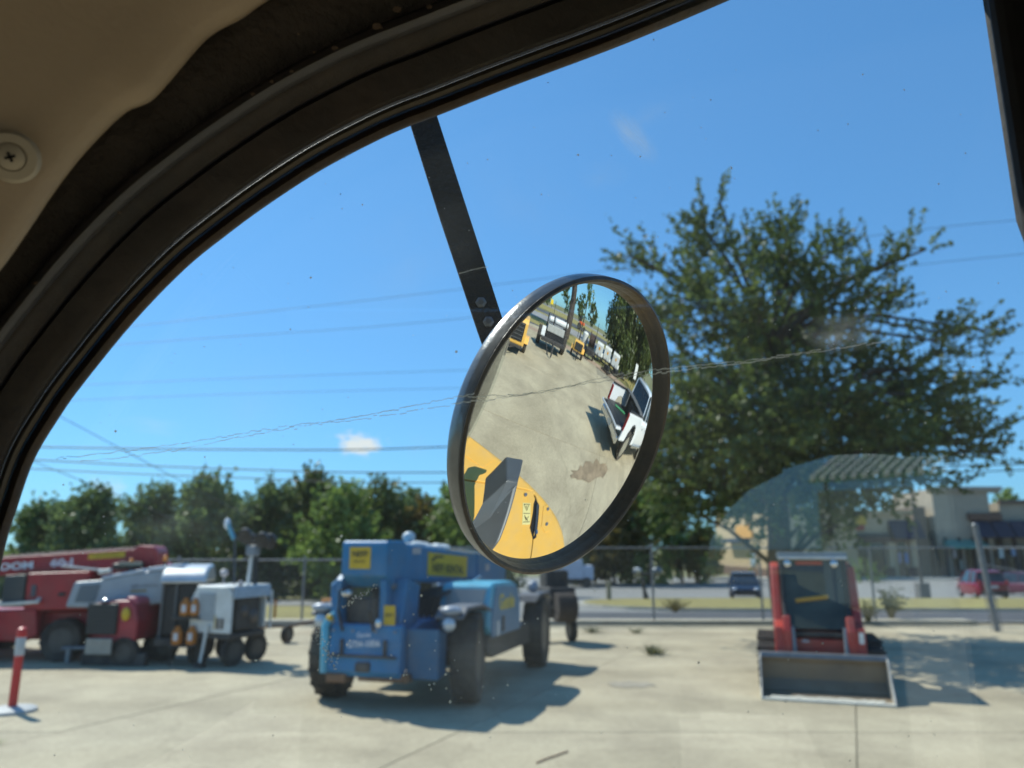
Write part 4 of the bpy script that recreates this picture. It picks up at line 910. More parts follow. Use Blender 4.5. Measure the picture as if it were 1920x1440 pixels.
weed((3.05, 16.45, 0), .16, 26, 2, 'thinner tuft beside the mid yard weed, to its right')
weed((2.1, 20.6, 0), .14, 50, 3, 'flat dry weed near the fence, left of centre of its stretch', wdt=.5)
weed((3.2, 20.5, 0), .16, 30, 4, 'dry weed tuft near the fence post right of the mirror', wdt=.35)
weed((11.2, 23.3, .1), 1.1, 40, 5, 'tall spindly green weeds at the fence behind the red loader', wdt=.5)
weed((10.1, 22.4, .1), .7, 30, 6, 'leafy green weed at the foot of the fence post right of the loader', wdt=.4)
weed((6.2, 29.9, gz(6, 29.9)), .6, 60, 7, 'brownish weed clump on the kerb before the grass island', LEAF_C, wdt=.8)
weed((-5.9, 9.0, 0), .05, 60, 8, 'low green moss strip in the joint at the lower left corner', LEAF_D, wdt=.25)
tw = MB(); tw.tube([(.25, 8.35, .01), (.36, 8.5, .012), (.46, 8.62, .012), (.6, 8.8, .01)], .008, 5)
tag(tw.build('twig', mat('brown_twig', (.25, .12, .06), .8), None), 'thin brown bent twig on the concrete below the mirror', 'twig')
SM = mat('oil_stain', (.16, .12, .08), .8, 0, .3, 6)
def stain(cx, cy, rx, ry, seed, label, m=SM):
    g = random.Random(seed); n = 28; ph = [g.uniform(.75, 1.2) for _ in range(n)]
    pts = [(cx + rx * ph[i] * math.cos(2 * math.pi * i / n), cy + ry * ph[i] * math.sin(2 * math.pi * i / n), .0095) for i in range(n)]
    b = MB(); b.add(pts, [tuple(range(n))]); o = b.build('stain', m); return tag(o, label, 'stain')
stain(1.92, 12.9, .38, .28, 3, 'brownish round stain on the concrete right of the blue machine', mat('faint_stain', (.33, .29, .22), .9, 0, .15, 5))

# ------------------------------------------------------------------ shops across the parking lot
BY = 86.0
TAN = mat('tan_stucco', (.46, .34, .19), .9, 0, .08, 1.2, bump=.2, bscale=6)
TAN2 = mat('dusty_tan_stucco', (.46, .35, .22), .9, 0, .08, 1.2, bump=.2, bscale=6)
TAUPE = mat('taupe_stucco', (.34, .29, .22), .9, 0, .07, 1.0, bump=.2, bscale=6)
BRICKM = mat('brown_masonry', (.13, .075, .055), .9, 0, .3, 5)
NAVY = mat('navy_canvas', (.012, .017, .04), .7, 0, .15, 5)
SHOPG = glassy('shop_glass', (.015, .018, .018))
TEAL = mat('green_metal_roofing', (.14, .30, .24), .45, .1, .1, 3)
def bx(name, x0, y0, x1, y1, depth, m, parent, front=0.0, bv=0.03):
    a = at(x0, y0, BY - front); b = at(x1, y1, BY - front)
    o = parent.location if parent else Vector((0, 0, 0))
    c = ((a.x + b.x) / 2 - o.x, BY - front + depth / 2 - o.y, (a.z + b.z) / 2 - o.z)
    return MB().box(c, (abs(b.x - a.x), depth, abs(a.z - b.z))).build(name, m, parent, bv)
def awn(x0, y0, x1, y1, out, m, parent, ribs=0, front=0.0):
    a = at(x0, y0, BY - front); b = at(x1, y1, BY - front - out); o = parent.location; f = BY - front - o.y
    xa, xb = a.x - o.x, at(x1, y0, BY - front).x - o.x; zt_, zb_ = a.z - o.z, b.z - o.z
    w = MB().prism([(f, zt_), (f - out, zb_), (f - out, zb_ - .12), (f, zb_ - .12)], xa, xb, 'x').build('awning', m, parent)
    for k in range(ribs):
        x = xa + (xb - xa) * (k + .5) / ribs
        MB().prism([(f, zt_ + .06), (f - out, zb_ + .06), (f - out, zb_ - .04), (f, zt_ - .04)], x - .06, x + .06, 'x').build('awning_rib', m, parent)
gzb = -1.12
B1 = empty('shop_building', (24, BY, gzb), 0, 'tan stucco shop building with dark awnings, left part half hidden by the big tree', 'building')
wa, wb = at(1340, 966, 104), at(1453, 985, 82); lo = B1.location
MB().add([(p.x - lo.x, p.y - lo.y, z) for z in (-.3, wa.z - gzb) for p in (wa, wb, wb + Vector((9, 1, 0)), wa + Vector((9, 1, 0)))], [(3, 2, 1, 0), (4, 5, 6, 7), (0, 1, 5, 4), (1, 2, 6, 5), (2, 3, 7, 6), (3, 0, 4, 7)]).build('wall', TAN, B1)
wd = (wb - wa); wd.z = 0; wlen = wd.length; wd.normalize(); wn_ = Vector((wd.y, -wd.x, 0)) * (1 if wd.y < 0 else -1)
wn_ = Vector((-abs(wd.y), wd.x * (-1 if wd.y < 0 else 1), 0)).normalized()
def onwall(name, t0, t1, z0, z1, th, m):
    c = (wa + wd * (wlen * (t0 + t1) / 2)) + wn_ * (th / 2 + .01)
    MB().box((0, 0, 0), (wlen * (t1 - t0), th, z1 - z0)).build(name, m, B1, 0).matrix_local = Matrix.Translation((c.x - lo.x, c.y - lo.y, (z0 + z1) / 2)) @ Matrix.Rotation(math.atan2(wd.y, wd.x), 4, 'Z')
onwall('base_course', 0, 1, 0, 1.0, .25, BRICKM)
onwall('cornice', 0, 1, wa.z - gzb - .05, wa.z - gzb + .35, .35, TAN2)
onwall('sign_emblem', .42, .68, 4.4, 5.9, .2, mat('amber_sign', (.65, .30, .03), .5))
onwall('awning', .28, .62, 3.9, 4.35, 1.2, NAVY)
onwall('side_window', .62, .70, 1.2, 2.8, .1, mat('pale_window', (.25, .32, .38), .2))
bx('wall', 1452, 985, 1600, 1090, 9, TAN2, B1, -1.2)
bx('wall', 1596, 962, 1712, 1090, 9, TAN2, B1)
bx('cornice', 1593, 957, 1714, 966, .5, TAN, B1, .3)
o_ = [at(1610, 968, BY - .25)]
sgn = bx('shop_sign', 1586, 966, 1626, 984, .2, mat('golden_sign', (.6, .36, .03), .5), B1, .25, .1)
bx('shop_sign_lower', 1594, 984, 1622, 994, .2, mat('red_sign', (.35, .05, .03), .5), B1, .25, .1)
awn(1664, 975, 1722, 1008, 1.3, NAVY, B1, 0)
bx('fascia', 1586, 1000, 1712, 1008, .6, mat('dark_fascia', (.05, .05, .05), .7), B1, .5)
bx('fascia_trim', 1586, 1009, 1702, 1017, .4, BRICKM, B1, .45)
bx('shopfront', 1600, 1017, 1662, 1090, .3, SHOPG, B1, .1)
bx('shopfront', 1682, 1017, 1704, 1086, .3, SHOPG, B1, .1)
for x0, x1, c in ((1684, 1691, (.35, .3, .4)), (1696, 1704, (.15, .25, .5))): bx('poster', x0, 1036, x1, 1056, .05, mat('poster_%d' % x0, c, .6), B1, .16, 0)
for x0, x1 in ((1597, 1603), (1629, 1632), (1658, 1662)): bx('mullion', x0, 1017, x1, 1090, .12, mat('bronze_frame', (.05, .035, .03), .5), B1, .18, 0)
for x0, x1 in ((1664, 1681), (1705, 1724)): bx('pier', x0, 1012, x1, 1064, .7, TAN2, B1, .4)
for x0, x1 in ((1663, 1682), (1704, 1725)): bx('pier_base', x0, 1064, x1, 1092, .8, BRICKM, B1, .46)
for x0, x1 in ((1470, 1500), (1520, 1560)): bx('shopfront', x0, 1020, x1, 1088, .3, SHOPG, B1, -1.0)
B2 = empty('shop_building', (44, BY, gzb), 0, 'taller taupe shop building with navy awnings at the right, behind the red hatchback', 'building')
bx('wall', 1712, 950, 1750, 1092, 8, mat('umber_stucco', (.16, .12, .09), .9, 0, .1, 2), B2, -.2)
bx('wall', 1746, 917, 1874, 1092, 9, TAUPE, B2, .35)
bx('cornice', 1742, 912, 1880, 919, .8, mat('taupe_trim', (.34, .3, .25), .8), B2, .8, .05)
bx('cornice', 1744, 919, 1876, 924, .4, TAUPE, B2, .55, .03)
bx('wall', 1872, 942, 2100, 1092, 8, TAUPE, B2, -.4)
bx('cornice', 1874, 937, 2104, 944, .5, mat('brown_cornice', (.12, .09, .07), .8), B2, 0)
bx('fascia_trim', 1816, 962, 1880, 975, .4, BRICKM, B2, .75)
for k in range(6): awn(1822 + 34 * k, 976, 1853 + 34 * k, 1006, 1.3, NAVY, B2, 0, .5)
awn(1768, 1012, 1842, 1026, 1.3, TEAL, B2, 8, .5)
for k in range(8):
    x0 = 1752 + k * 26
    bx('shopfront', x0 + 6, 1024, x0 + 25, 1086, .3, SHOPG, B2, .52)
    bx('pier', x0 - 3, 1008, x0 + 5, 1092, .5, mat('dark_umber', (.07, .05, .045), .9), B2, .8)
for x0, x1, y0, y1, c in ((1872, 1883, 1025, 1046, (.5, .55, .52)), (1896, 1905, 1028, 1042, (.2, .3, .45)), (1787, 1793, 1030, 1045, (.35, .3, .32)), (1800, 1806, 1050, 1068, (.3, .3, .25))):
    bx('poster', x0, y0, x1, y1, .06, mat('poster_%d' % x0, c, .6), B2, .9, 0)
pl = MB(); a = at(1720, 1090, BY - 4)
flat('shop_pavement', [(20, BY - 6), (75, BY - 6), (75, BY + 1), (20, BY + 1)], .14, .3, MATS['kerb_concrete'])

# ------------------------------------------------------------------ utility poles and wires
for px, lab in ((-330, 'wooden utility pole outside the left edge of the view'), (2330, 'wooden utility pole outside the right edge of the view')):
    p = at(px, 700, 30); pole = empty('utility_pole', (p.x, 30, gz(p.x, 30)), 0, lab, 'utility pole')
    MB().tube([(0, 0, -.2), (0, 0, 17.5)], [.19, .12], 10).build('pole', BARK, pole); 
    for z in (9.5, 13, 16.8): rbox('cross_arm', (0, 0, z), (.12, 2.2, .14), BARK, pole, .01)
WIRE = mat('wire_black', (.035, .04, .045), .6, 0, .1)
wires = [([(-330, 830), (60, 838), (450, 843), (840, 838), (1850, 788), (2330, 755)], .03, 'thick power line just above the small cloud'),
         ([(-330, 835), (60, 862), (450, 880), (840, 886), (1850, 872), (2330, 850)], .026, 'middle of the three thick power lines, below the small cloud'),
         ([(-330, 852), (60, 879), (450, 896), (840, 905), (1850, 884), (2330, 860)], .022, 'lowest thick power line, touching the tree tops'),
         ([(-330, 700), (240, 645), (840, 600), (1700, 499), (1920, 476), (2330, 430)], .010, 'thin wire below the topmost one'),
         ([(-330, 675), (280, 608), (840, 545), (1700, 434), (1920, 411), (2330, 365)], .010, 'topmost thin wire crossing the open sky'),
         ([(-330, 750), (150, 722), (840, 695), (1700, 672), (1920, 662), (2330, 640)], .009, 'faint thin wire level with the middle of the mirror, upper one'),
         ([(-330, 780), (150, 750), (840, 728), (1700, 715), (1920, 706), (2330, 690)], .009, 'faint thin wire level with the middle of the mirror, lower one')]
def spline(P_, n=8):
    out = []
    for i in range(len(P_) - 1):
        p0, p1, p2, p3 = P_[max(i - 1, 0)], P_[i], P_[i + 1], P_[min(i + 2, len(P_) - 1)]
        for k in range(n):
            t = k / n
            out.append(tuple(.5 * ((2 * b) + (c - a) * t + (2 * a - 5 * b + 4 * c - d) * t * t + (3 * b - a - 3 * c + d) * t ** 3) for a, b, c, d in zip(p0, p1, p2, p3)))
    out.append(tuple(P_[-1])); return out
for pts, r, lb in wires:
    o = MB().tube([at(x, y, 30) for x, y in spline(pts, 5)], r, 5).build('power_line', WIRE, None, smooth=True)
    tag(o, lb, 'power line', 'power lines across the sky')
for pts, lb in (([(20, 730), (115, 782), (340, 902), (470, 970)], 'guy wire slanting down to the right, upper one at left'), ([(-40, 820), (70, 868), (225, 930), (330, 975)], 'guy wire slanting down to the right, lower one at left')):
    tag(MB().tube([at(x, y, 40) for x, y in pts], .02, 5).build('guy_wire', WIRE), lb, 'wire', 'guy wires at the left')

# ------------------------------------------------------------------ what stands right of the machine (seen in the round mirror)
MIRROR_FIRST = set(o.name for o in bpy.data.objects)
# white pickup with its tailgate down
PT = empty('pickup_truck', (6.35 + .42 * 2.9 + .91 * 1.0 + .1, 5.1 + .91 * 2.9 - .42 * 1.0, 0), math.atan2(.91, .42), 'white pickup truck with its tailgate down and bed cover folded, seen in the round mirror', 'pickup truck')
def tring(x, w, z0, z1, tw): return [(x, -w * .95, z0), (x, -w, z0 + .15), (x, -w, z1 - .1), (x, -w + tw, z1), (x, w - tw, z1), (x, w, z1 - .1), (x, w, z0 + .15), (x, w * .95, z0)]
for s in (-1, 1):
    MB().prism([(-2.9, .55), (-2.9, 1.24), (-.75, 1.27), (-.75, .5), (-1.25, .5), (-1.3, .78), (-1.48, .96), (-1.75, 1.0), (-2.02, .96), (-2.2, .78), (-2.25, .55)], s * .98 - .07, s * .98 + .02).build('bed_side', CARW, PT, .025)
    MB().tube([(-2.88, s * .95, 1.27), (-.78, s * .95, 1.29)], .03, 6).build('bed_rail', BLACKP, PT)
    MB().box((-2.9, s * .93, 1.0), (.06, .14, .42)).build('tail_light', REDL, PT, .02)
    wheel(PT, (-1.75, s * .86, .41), .41, .27, CHROME, 0, 0, .66, 6); wheel(PT, (1.95, s * .86, .41), .41, .27, CHROME, 0, 0, .66, 6)
    MB().tube([(-1.22, s * 1.0, .5), (-1.3, s * 1.01, .8), (-1.5, s * 1.01, .98), (-1.75, s * 1.01, 1.02), (-2.0, s * 1.01, .98), (-2.2, s * 1.01, .8), (-2.28, s * 1.01, .5)], .03, 6).build('wheel_lip', BLACKP, PT)
    MB().ball((.95, s * 1.12, 1.32), .12, 10, (.6, 1, 1.1)).build('door_mirror', CARW, PT, smooth=True)
    for x in (-.1, .78): MB().box((x, s * .995, 1.02), (.16, .03, .03)).build('door_handle', CHROME, PT)
    MB().prism([(-.7, .42), (1.4, .42), (1.4, .5), (-.7, .5)], s * .95 - .05, s * .95 + .05).build('sill', CHROME, PT, .01)
rbox('bed_floor', (-1.8, 0, .78), (2.2, 1.85, .06), BLACKP, PT, .01)
rbox('bed_front', (-.78, 0, 1.0), (.06, 1.85, .5), BLACKP, PT, .01)
rbox('tailgate', (-3.18, 0, .76), (.55, 1.7, .06), CARW, PT, .02); rbox('tailgate_liner', (-3.18, 0, .80), (.48, 1.5, .02), BLACKP, PT, .005)
rbox('rear_bumper', (-3.02, 0, .52), (.22, 1.9, .2), CHROME, PT, .04); rbox('number_plate', (-3.14, 0, .55), (.02, .32, .15), MATS['plate_white'], PT)
MB().loft([tring(x, w, .5, z, .12) for x, w, z in ((-.74, .99, 1.24), (.9, 1.0, 1.22), (1.4, 1.0, 1.2), (2.5, .97, 1.15), (2.85, .85, 1.02), (2.92, .8, .8))]).build('cab_body', CARW, PT, .02, True)
MB().loft([[(x, -w0, 1.2), (x, -w1, z), (x, w1, z), (x, w0, 1.2)] for x, w0, w1, z in ((-.74, .9, .9, 1.22), (-.55, .9, .74, 1.86), (.5, .9, .74, 1.9), (1.35, .86, .84, 1.24))]).build('window_band', GLASSD, PT, .02, True)
MB().loft([[(x, -w, z), (x, -w * .85, z + .07), (x, w * .85, z + .07), (x, w, z)] for x, w, z in ((-.62, .78, 1.83), (-.3, .8, 1.87), (.5, .78, 1.87), (.68, .74, 1.80))]).build('roof', CARW, PT, .02, True)
for s in (-1, 1):
    for x0, x1 in ((-.72, -.58), (.05, .02), (1.3, .6)): MB().tube([(x0, s * .9, 1.22), (x1, s * .77, 1.84)], .045, 6).build('door_pillar', CARW, PT)
MB().prism([(-.82, 1.30), (-1.5, 1.30), (-1.52, 1.34), (-.82, 1.34)], -.93, .93).build('bed_cover', mat('grey_vinyl_cover', (.12, .12, .12), .6), PT, .01)
rbox('green_strap', (-2.2, -.3, .84), (.9, .1, .03), mat('green_strap', (.05, .3, .12), .6), PT, .01, (0, 0, .4))
# things standing in the bed
cr = empty('tool_chest', (0, 0, 0), 0, 'dark tool chest lying in the bed of the white pickup', 'box'); M0 = Matrix.Translation(PT.location) @ Matrix.Rotation(PT.rotation_euler.z, 4, 'Z')
cr.matrix_world = M0 @ Matrix.Translation((-1.1, .2, .81)); rbox('box', (0, 0, .16), (.4, 1.2, .32), BLACKP, cr, .02); rbox('lid', (0, 0, .345), (.42, 1.22, .04), mat('soft_grey', (.1, .11, .12), .5), cr, .01)
def trailer_box(name, loc, rz, size, m, label, cat, top=None, decals=0, grille=False, group=None):
    t = empty(name, loc, rz, label, cat, group); L_, W_, H_ = size
    MB().prism([(-L_ / 2, .38), (-L_ / 2, .38 + H_ * .85), (-L_ / 2 + .12, .38 + H_), (L_ / 2 - .12, .38 + H_), (L_ / 2, .38 + H_ * .85), (L_ / 2, .38)], -W_ / 2, W_ / 2).build('body', m, t, .04)
    rbox('frame', (0, 0, .34), (L_ + .2, W_ * .9, .1), DARK, t, .01)
    for s in (-1, 1): wheel(t, (0, s * (W_ / 2 + .08), .3), .3, .18, RIM, 0); MB().prism([(-.36, .42), (-.28, .66), (.28, .66), (.36, .42), (.3, .42), (.22, .6), (-.22, .6), (-.3, .42)], s * (W_ / 2 + .08) - .12, s * (W_ / 2 + .08) + .12).build('fender', m, t)
    MB().tube([(-L_ / 2, 0, .34), (-L_ / 2 - .9, 0, .34)], .04, 6).tube([(-L_ / 2, W_ * .3, .34), (-L_ / 2 - .8, 0, .34)], .03, 6).tube([(-L_ / 2, -W_ * .3, .34), (-L_ / 2 - .8, 0, .34)], .03, 6).tube([(-L_ / 2 - .75, 0, .6), (-L_ / 2 - .75, 0, .02)], .04, 8).build('drawbar', DARK, t)
    for k in range(decals):
        y = (k - (decals - 1) / 2) * W_ * .5
        rbox('decal', (-L_ / 2 - .006, y, .38 + H_ * .55), (.012, .22, .2), mat('orange_decal', (.75, .35, .03), .5), t); rbox('decal', (0, -W_ / 2 - .006, .38 + H_ * .55) if k == 0 else (.3, -W_ / 2 - .006, .38 + H_ * .55), (.25, .012, .2), MATS['orange_decal'], t)
    if grille:
        rbox('grille', (-L_ / 2 - .01, 0, .38 + H_ * .5), (.03, W_ * .8, H_ * .7), BLACKP, t, .01)
        for k in range(5): rbox('grille_slat', (-L_ / 2 - .04, 0, .46 + H_ * (.16 + .14 * k)), (.03, W_ * .76, .035), MATS['grille_grey'], t)
    return t
trailer_box('generator_trailer', (10.3, -1.6, 0), R(-8), (1.9, 1.35, 1.0), YELLOW, 'yellow generator trailer with a black louvred end, at the left edge of the mirror image', 'generator', grille=True)
trailer_box('small_generator', (16.2, 2.9, 0), R(5), (1.0, .9, .6), YELLOW, 'small yellow generator trailer beside the dark tree trunk in the mirror image', 'generator', grille=True)
trailer_box('white_generator', (21.4, 6.5, 0), R(20), (1.3, .9, .95), WHITE, 'white trailer box with one orange decal in the mirror image', 'generator', decals=1)
trailer_box('white_generator', (21.9, 8.0, 0), R(20), (1.2, 1.05, 1.0), WHITE, 'left of the two wide white boxes with orange decals in the mirror image', 'generator', decals=1)
trailer_box('white_generator', (21.5, 9.4, 0), R(20), (1.2, 1.15, 1.0), WHITE, 'right of the two wide white boxes with orange decals in the mirror image', 'generator', decals=1)
rl = trailer_box('hose_reel_trailer', (18.9, 4.7, 0), R(15), (1.1, .9, .35), DARK, 'dark reel trailer between the small yellow generator and the white boxes in the mirror', 'trailer')
MB().lathe([(.6, -.35), (.6, -.3), (.42, -.28), (.42, .28), (.6, .3), (.6, .35)], 24, (0, 1, 0), (0, 0, 1.2)).build('reel', mat('rusty_black', (.05, .03, .025), .8, 0, .3, 6), rl)
tk = empty('water_tank', (19.6, 3.9, 0), R(20), 'upright white tank behind the small yellow generator in the mirror image', 'tank')
MB().lathe([(.3, .2), (.34, .25), (.34, 1.4), (.25, 1.5), (.05, 1.53)], 20).build('body', WHITE, tk, smooth=True); rbox('base', (0, 0, .1), (.8, .8, .2), DARK, tk, .02)
# big trailer pump with tanks
TP = empty('drill_trailer', (14.0, .45, 0), R(-6), 'black and grey drilling trailer with white tanks on top, in the mirror image', 'trailer')
for s in (-1, 1): wheel(TP, (.3, s * 1.0, .5), .5, .28, RIMG, 12)
rbox('frame', (0, 0, .55), (2.4, 1.7, .18), DARK, TP, .02)
rbox('engine_bay', (.1, .1, .85), (1.7, 1.4, .5), BLACKP, TP, .04)
rbox('grey_panel', (-.75, .05, 1.12), (.1, 1.25, .36), mat('light_grey_panel', (.4, .4, .38), .5), TP, .02)
rbox('white_fender', (-.75, -.8, .85), (.2, .28, .5), mat('silver_white', (.65, .66, .66), .4), TP, .04, (0, .25, 0))
for y in (-.1, .35): MB().lathe([(.02, -.62), (.16, -.55), (.18, 0), (.16, .55), (.02, .62)], 16, (.3, 1, 0), (.2, y + .1, 1.48)).build('tank', MATS['silver_white'], TP, smooth=True)
for x, y in ((-.6, .75), (.5, .75), (-.5, -.2), (.4, -.6)): MB().tube([(x, y, .6), (x, y, 1.75)], .05, 6).build('stanchion_bar', DARK, TP)
MB().tube([(-1.2, 0, .5), (-2.1, 0, .5), (-2.2, 0, .05)], .05, 6).tube([(-1.2, -.5, .5), (-1.7, -.2, .05)], .03, 6).build('drawbar', DARK, TP)
# orange machine on the grass beyond
OM = empty('orange_tractor', (50, 7.2, 0), R(100), 'small orange tractor far away on the road side in the mirror image', 'tractor')
rbox('body', (0, 0, 1.2), (1.6, .8, .5), mat('signal_orange', (.8, .12, .02), .5), OM, .08); rbox('cab', (-.6, 0, 1.9), (.7, .8, .9), BLACKP, OM, .05)
for x, y, r in ((-.6, -.7, .6), (-.6, .7, .6), (.9, -.6, .4), (.9, .6, .4)): wheel(OM, (x, y, r), r, .25, RIMG, 0)
# leaning white board and low clutter along the edge of the yard
WB2 = empty('white_board', (20.6, 13.4, 0), R(-30), 'white board on two legs standing behind the pickup in the mirror image', 'sign')
rbox('board', (0, 0, 1.35), (.05, 1.1, 1.1), WHITE, WB2, .01, (0, .2, 0))
for y in (-.4, .4): MB().tube([(0, y, 0), (0, y, 1.0)], .03, 6).build('leg', DARK, WB2)
g = random.Random(9)
for k, lb in enumerate(('low dark pallet at the yard edge nearest the white boxes, in the mirror', 'low dark pallet in the middle of the yard edge row, in the mirror', 'low dark pallet at the yard edge nearest the white board, in the mirror')):
    pa = empty('pallet', (18.3 + 1.6 * k, 7.2 + 2.0 * k, 0), R(40 + 20 * k), lb, 'pallet', 'pallets along the yard edge in the mirror')
    for i in range(6): rbox('plank', (0, -.5 + .2 * i, .13), (1.2, .14, .025), mat('dark_wood', (.06, .05, .04), .9), pa)
    for i in range(3): rbox('bearer', (-.5 + .5 * i, 0, .06), (.1, 1.1, .1), MATS['dark_wood'], pa)
    rbox('crate', (0, 0, .3), (.7, .6, .3), BLACKP, pa, .03)
g = random.Random(4); pts = []
for i in range(36):
    t = 2 * math.pi * i / 36; a_ = 1.35 * math.cos(t) * g.uniform(.75, 1.1); b_ = .34 * math.sin(t) * g.uniform(.6, 1.4)
    pts.append((5.2 + .62 * a_ + .78 * b_, 3.2 + .78 * a_ - .62 * b_, .0095))
o = MB().add(pts, [tuple(range(36))]).build('stain', mat('rust_brown_stain', (.27, .20, .125), .7, 0, .35, 3)); tag(o, 'brown oil streak on the concrete beside the pickup, seen in the round mirror', 'stain')
# willows and far trees of the mirror view
def gtree(name, x, y, h, r, seed, leaf, label, base=.3, group=None, dens=10, ls=.2, n=16, droop=False, tl=.9, tr=.2, lean=0):
    return make_tree(name, (x, y, gz(x, y)), generic(seed, h, r, base, n), [(0, 0, 0), (.1 + lean, 0, h * .3), (.1 + 2 * lean, .1, h * .62), (.2 + 3 * lean, 0, h * .9)], seed, leaf, ntw=dens, nl=12, ls=ls, tl=tl, label=label, cat='tree', group=group, twigs=False, trunk_r=tr, droop=droop)
gtree('willow_tree', 23.6, 2.0, 13, 3.6, 201, LEAF_B, 'tall willow with a thick dark leaning trunk behind the trailers in the mirror', .58, None, 20, .13, 12, True, 1.8, .42, .15)
gtree('willow_tree', 25.8, 12.0, 12, 4.6, 202, LEAF_A, 'dense dark weeping tree behind the white boxes in the mirror', .10, None, 34, .2, 30, True, 1.6, .35)
gtree('willow_tree', 27.5, 18.0, 12, 4.8, 203, LEAF_A, 'dense dark weeping tree above the pickup cab in the mirror', .10, None, 34, .2, 30, True, 1.6, .35)
gtree('slender_tree', 27.0, 4.3, 6.4, 1.3, 204, LEAF_D, 'slender tree with a light green drooping head in the mirror', .6, None, 26, .12, 7, True, 1.0, .09)
for i, (x, y, h, r) in enumerate(((120, -8, 15, 5.5), (128, 4, 12, 4), (118, 14, 11, 5), (125, 24, 10, 5.5), (130, -22, 10, 6), (122, -36, 12, 6))):
    gtree('far_tree', x, y, h, r, 210 + i, LEAF_A if i % 2 else LEAF_B, ('tallest far tree near the top of the mirror', 'narrow far tree right of the tallest one in the mirror', 'far round tree right of the willow trunk in the mirror', 'far low tree before the dark willows in the mirror', 'far low tree left of the tallest one in the mirror', 'far tree at the upper left rim of the mirror')[i], .05, 'far trees in the mirror image', 2.2, .5, 16)
for i, (x, y) in enumerate(((23, -4.5), (33, -.4), (31, 4.4), (29, 7.4))):
    tag(MB().tube([(0, 0, 0), (0, 0, 2.6)], .04, 6).build('fence_stake', DARK), ('dark stake left of the drilling trailer in the mirror', 'dark stake above the drilling trailer in the mirror', 'dark stake right of the willow trunk in the mirror', 'dark stake by the white tank in the mirror')[i], 'stake', 'stakes along the verge in the mirror')
    bpy.data.objects[-1] if False else None
    [o for o in bpy.data.objects if o.name.startswith('fence_stake')][-1].location = (x, y, 0)
yl = empty('yellow_sign', (105, -4.5, 0), 0, 'tiny yellow road sign far away near the top of the mirror', 'sign'); MB().tube([(0, 0, 0), (0, 0, 1.6)], .08, 6).build('post', DARK, yl); rbox('plate', (0, 0, 2.3), (.1, 1.4, 1.8), mat('bright_yellow', (.85, .6, .02), .5), yl, .02)


# turn the whole row a little about the machine, so the yard's edge runs as the mirror shows it
for o in [q for q in bpy.data.objects if q.parent is None and q.name not in MIRROR_FIRST and not q.name.startswith('stain')]:
    l = o.location; a_ = R(-7) if 'pickup' not in o.name and 'tool_chest' not in o.name else R(-5.5)
    x, y = l.x, l.y - .55
    o.location = (x * math.cos(a_) - y * math.sin(a_), x * math.sin(a_) + y * math.cos(a_) + .55, l.z)
    o.rotation_euler.z += a_
    if 'pickup' in o.name or 'tool_chest' in o.name: o.location = (o.location.x * .93, o.location.y * .93, o.location.z)

# ------------------------------------------------------------------ shed behind the machine (only the window glass reflects it)
SH = empty('open_shed', (6.7, -24.7, 0), R(30), 'pale shed with a green ribbed canopy, seen as a faint reflection in the window', 'building')
rbox('wall', (1, -5.5, 2.2), (14, .3, 4.4), mat('shed_grey', (.22, .28, .27), .8, 0, .1, 1), SH, .02)
MB().prism([(-2.6, 6.1), (2.3, 4.20), (2.3, 4.1), (-2.6, 6.0)], -3.0, 2.6, 'x').build('canopy', TEAL, SH)
for k in range(18):
    x = -2.85 + k * .31; MB().prism([(-2.62, 6.2), (2.32, 4.30), (2.32, 4.16), (-2.62, 6.05)], x - .085, x + .085, 'x').build('canopy_rib', mat('pale_green_roofing', (.74, .86, .78), .4, .0, .05, 3), SH)
for x in (-2.5, -.3, 1.85): MB().tube([(x, 2.2, 0), (x, 2.2, 4.25)], .06, 8).build('post', STEEL, SH)

# ------------------------------------------------------------------ our own machine: cab, hood, window
WM = empty('work_machine', (0, 0, 0), 0, 'yellow work machine around the camera: black window frame, tan headliner, glass, mirrored yellow hood', 'construction vehicle')
RUB = mat('frame_black', (.03, .026, .021), .75, 0, .35, 18, bump=.3, bscale=60, dirt=(.09, .055, .03), dirt_amt=.35, dirt_scale=7)
RUBB = mat('rim_rubber_brown', (.035, .023, .014), .55, 0, .4, 14, bump=.35, bscale=70, dirt=(.13, .075, .035), dirt_amt=.5, dirt_scale=9)
STRIP = mat('seal_strip_grey', (.10, .085, .06), .55, 0, .2, 10)
CHAN = mat('channel_black', (.006, .006, .006), .9, 0, .2, 10)
FELT = mat('felt_trim', (.055, .047, .038), .95, 0, .35, 22, bump=.6, bscale=160, dirt=(.06, .045, .03), dirt_amt=.5, dirt_scale=5)
RIDGE = mat('ridge_plastic', (.05, .047, .046), .5, 0, .2, 10, bump=.1)
HEAD = mat('headliner_tan', (.41, .325, .22), .85, 0, .06, 5, bump=.10, bscale=260, dirt=(.28, .22, .17), dirt_amt=.6, dirt_scale=2.5)
W = [(-60, 2200), (-40, 1600), (-25, 1300), (-12, 1130), (5, 1030), (28, 954), (61, 861), (108, 782), (152, 720), (250, 600), (345, 502), (425, 437), (500, 382), (600, 317), (700, 264), (762, 236), (820, 214), (960, 159), (1100, 107), (1200, 68), (1350, 5), (1500, -62), (1700, -150), (1950, -230), (2400, -330)]
WP = [(p[0], p[1]) for p in spline(W, 5)]
NRM = []
for i in range(len(WP)):
    a, b = WP[max(i - 2, 0)], WP[min(i + 2, len(WP) - 1)]
    dx, dy = b[0] - a[0], b[1] - a[1]; l = math.hypot(dx, dy); NRM.append((dy / l, -dx / l))
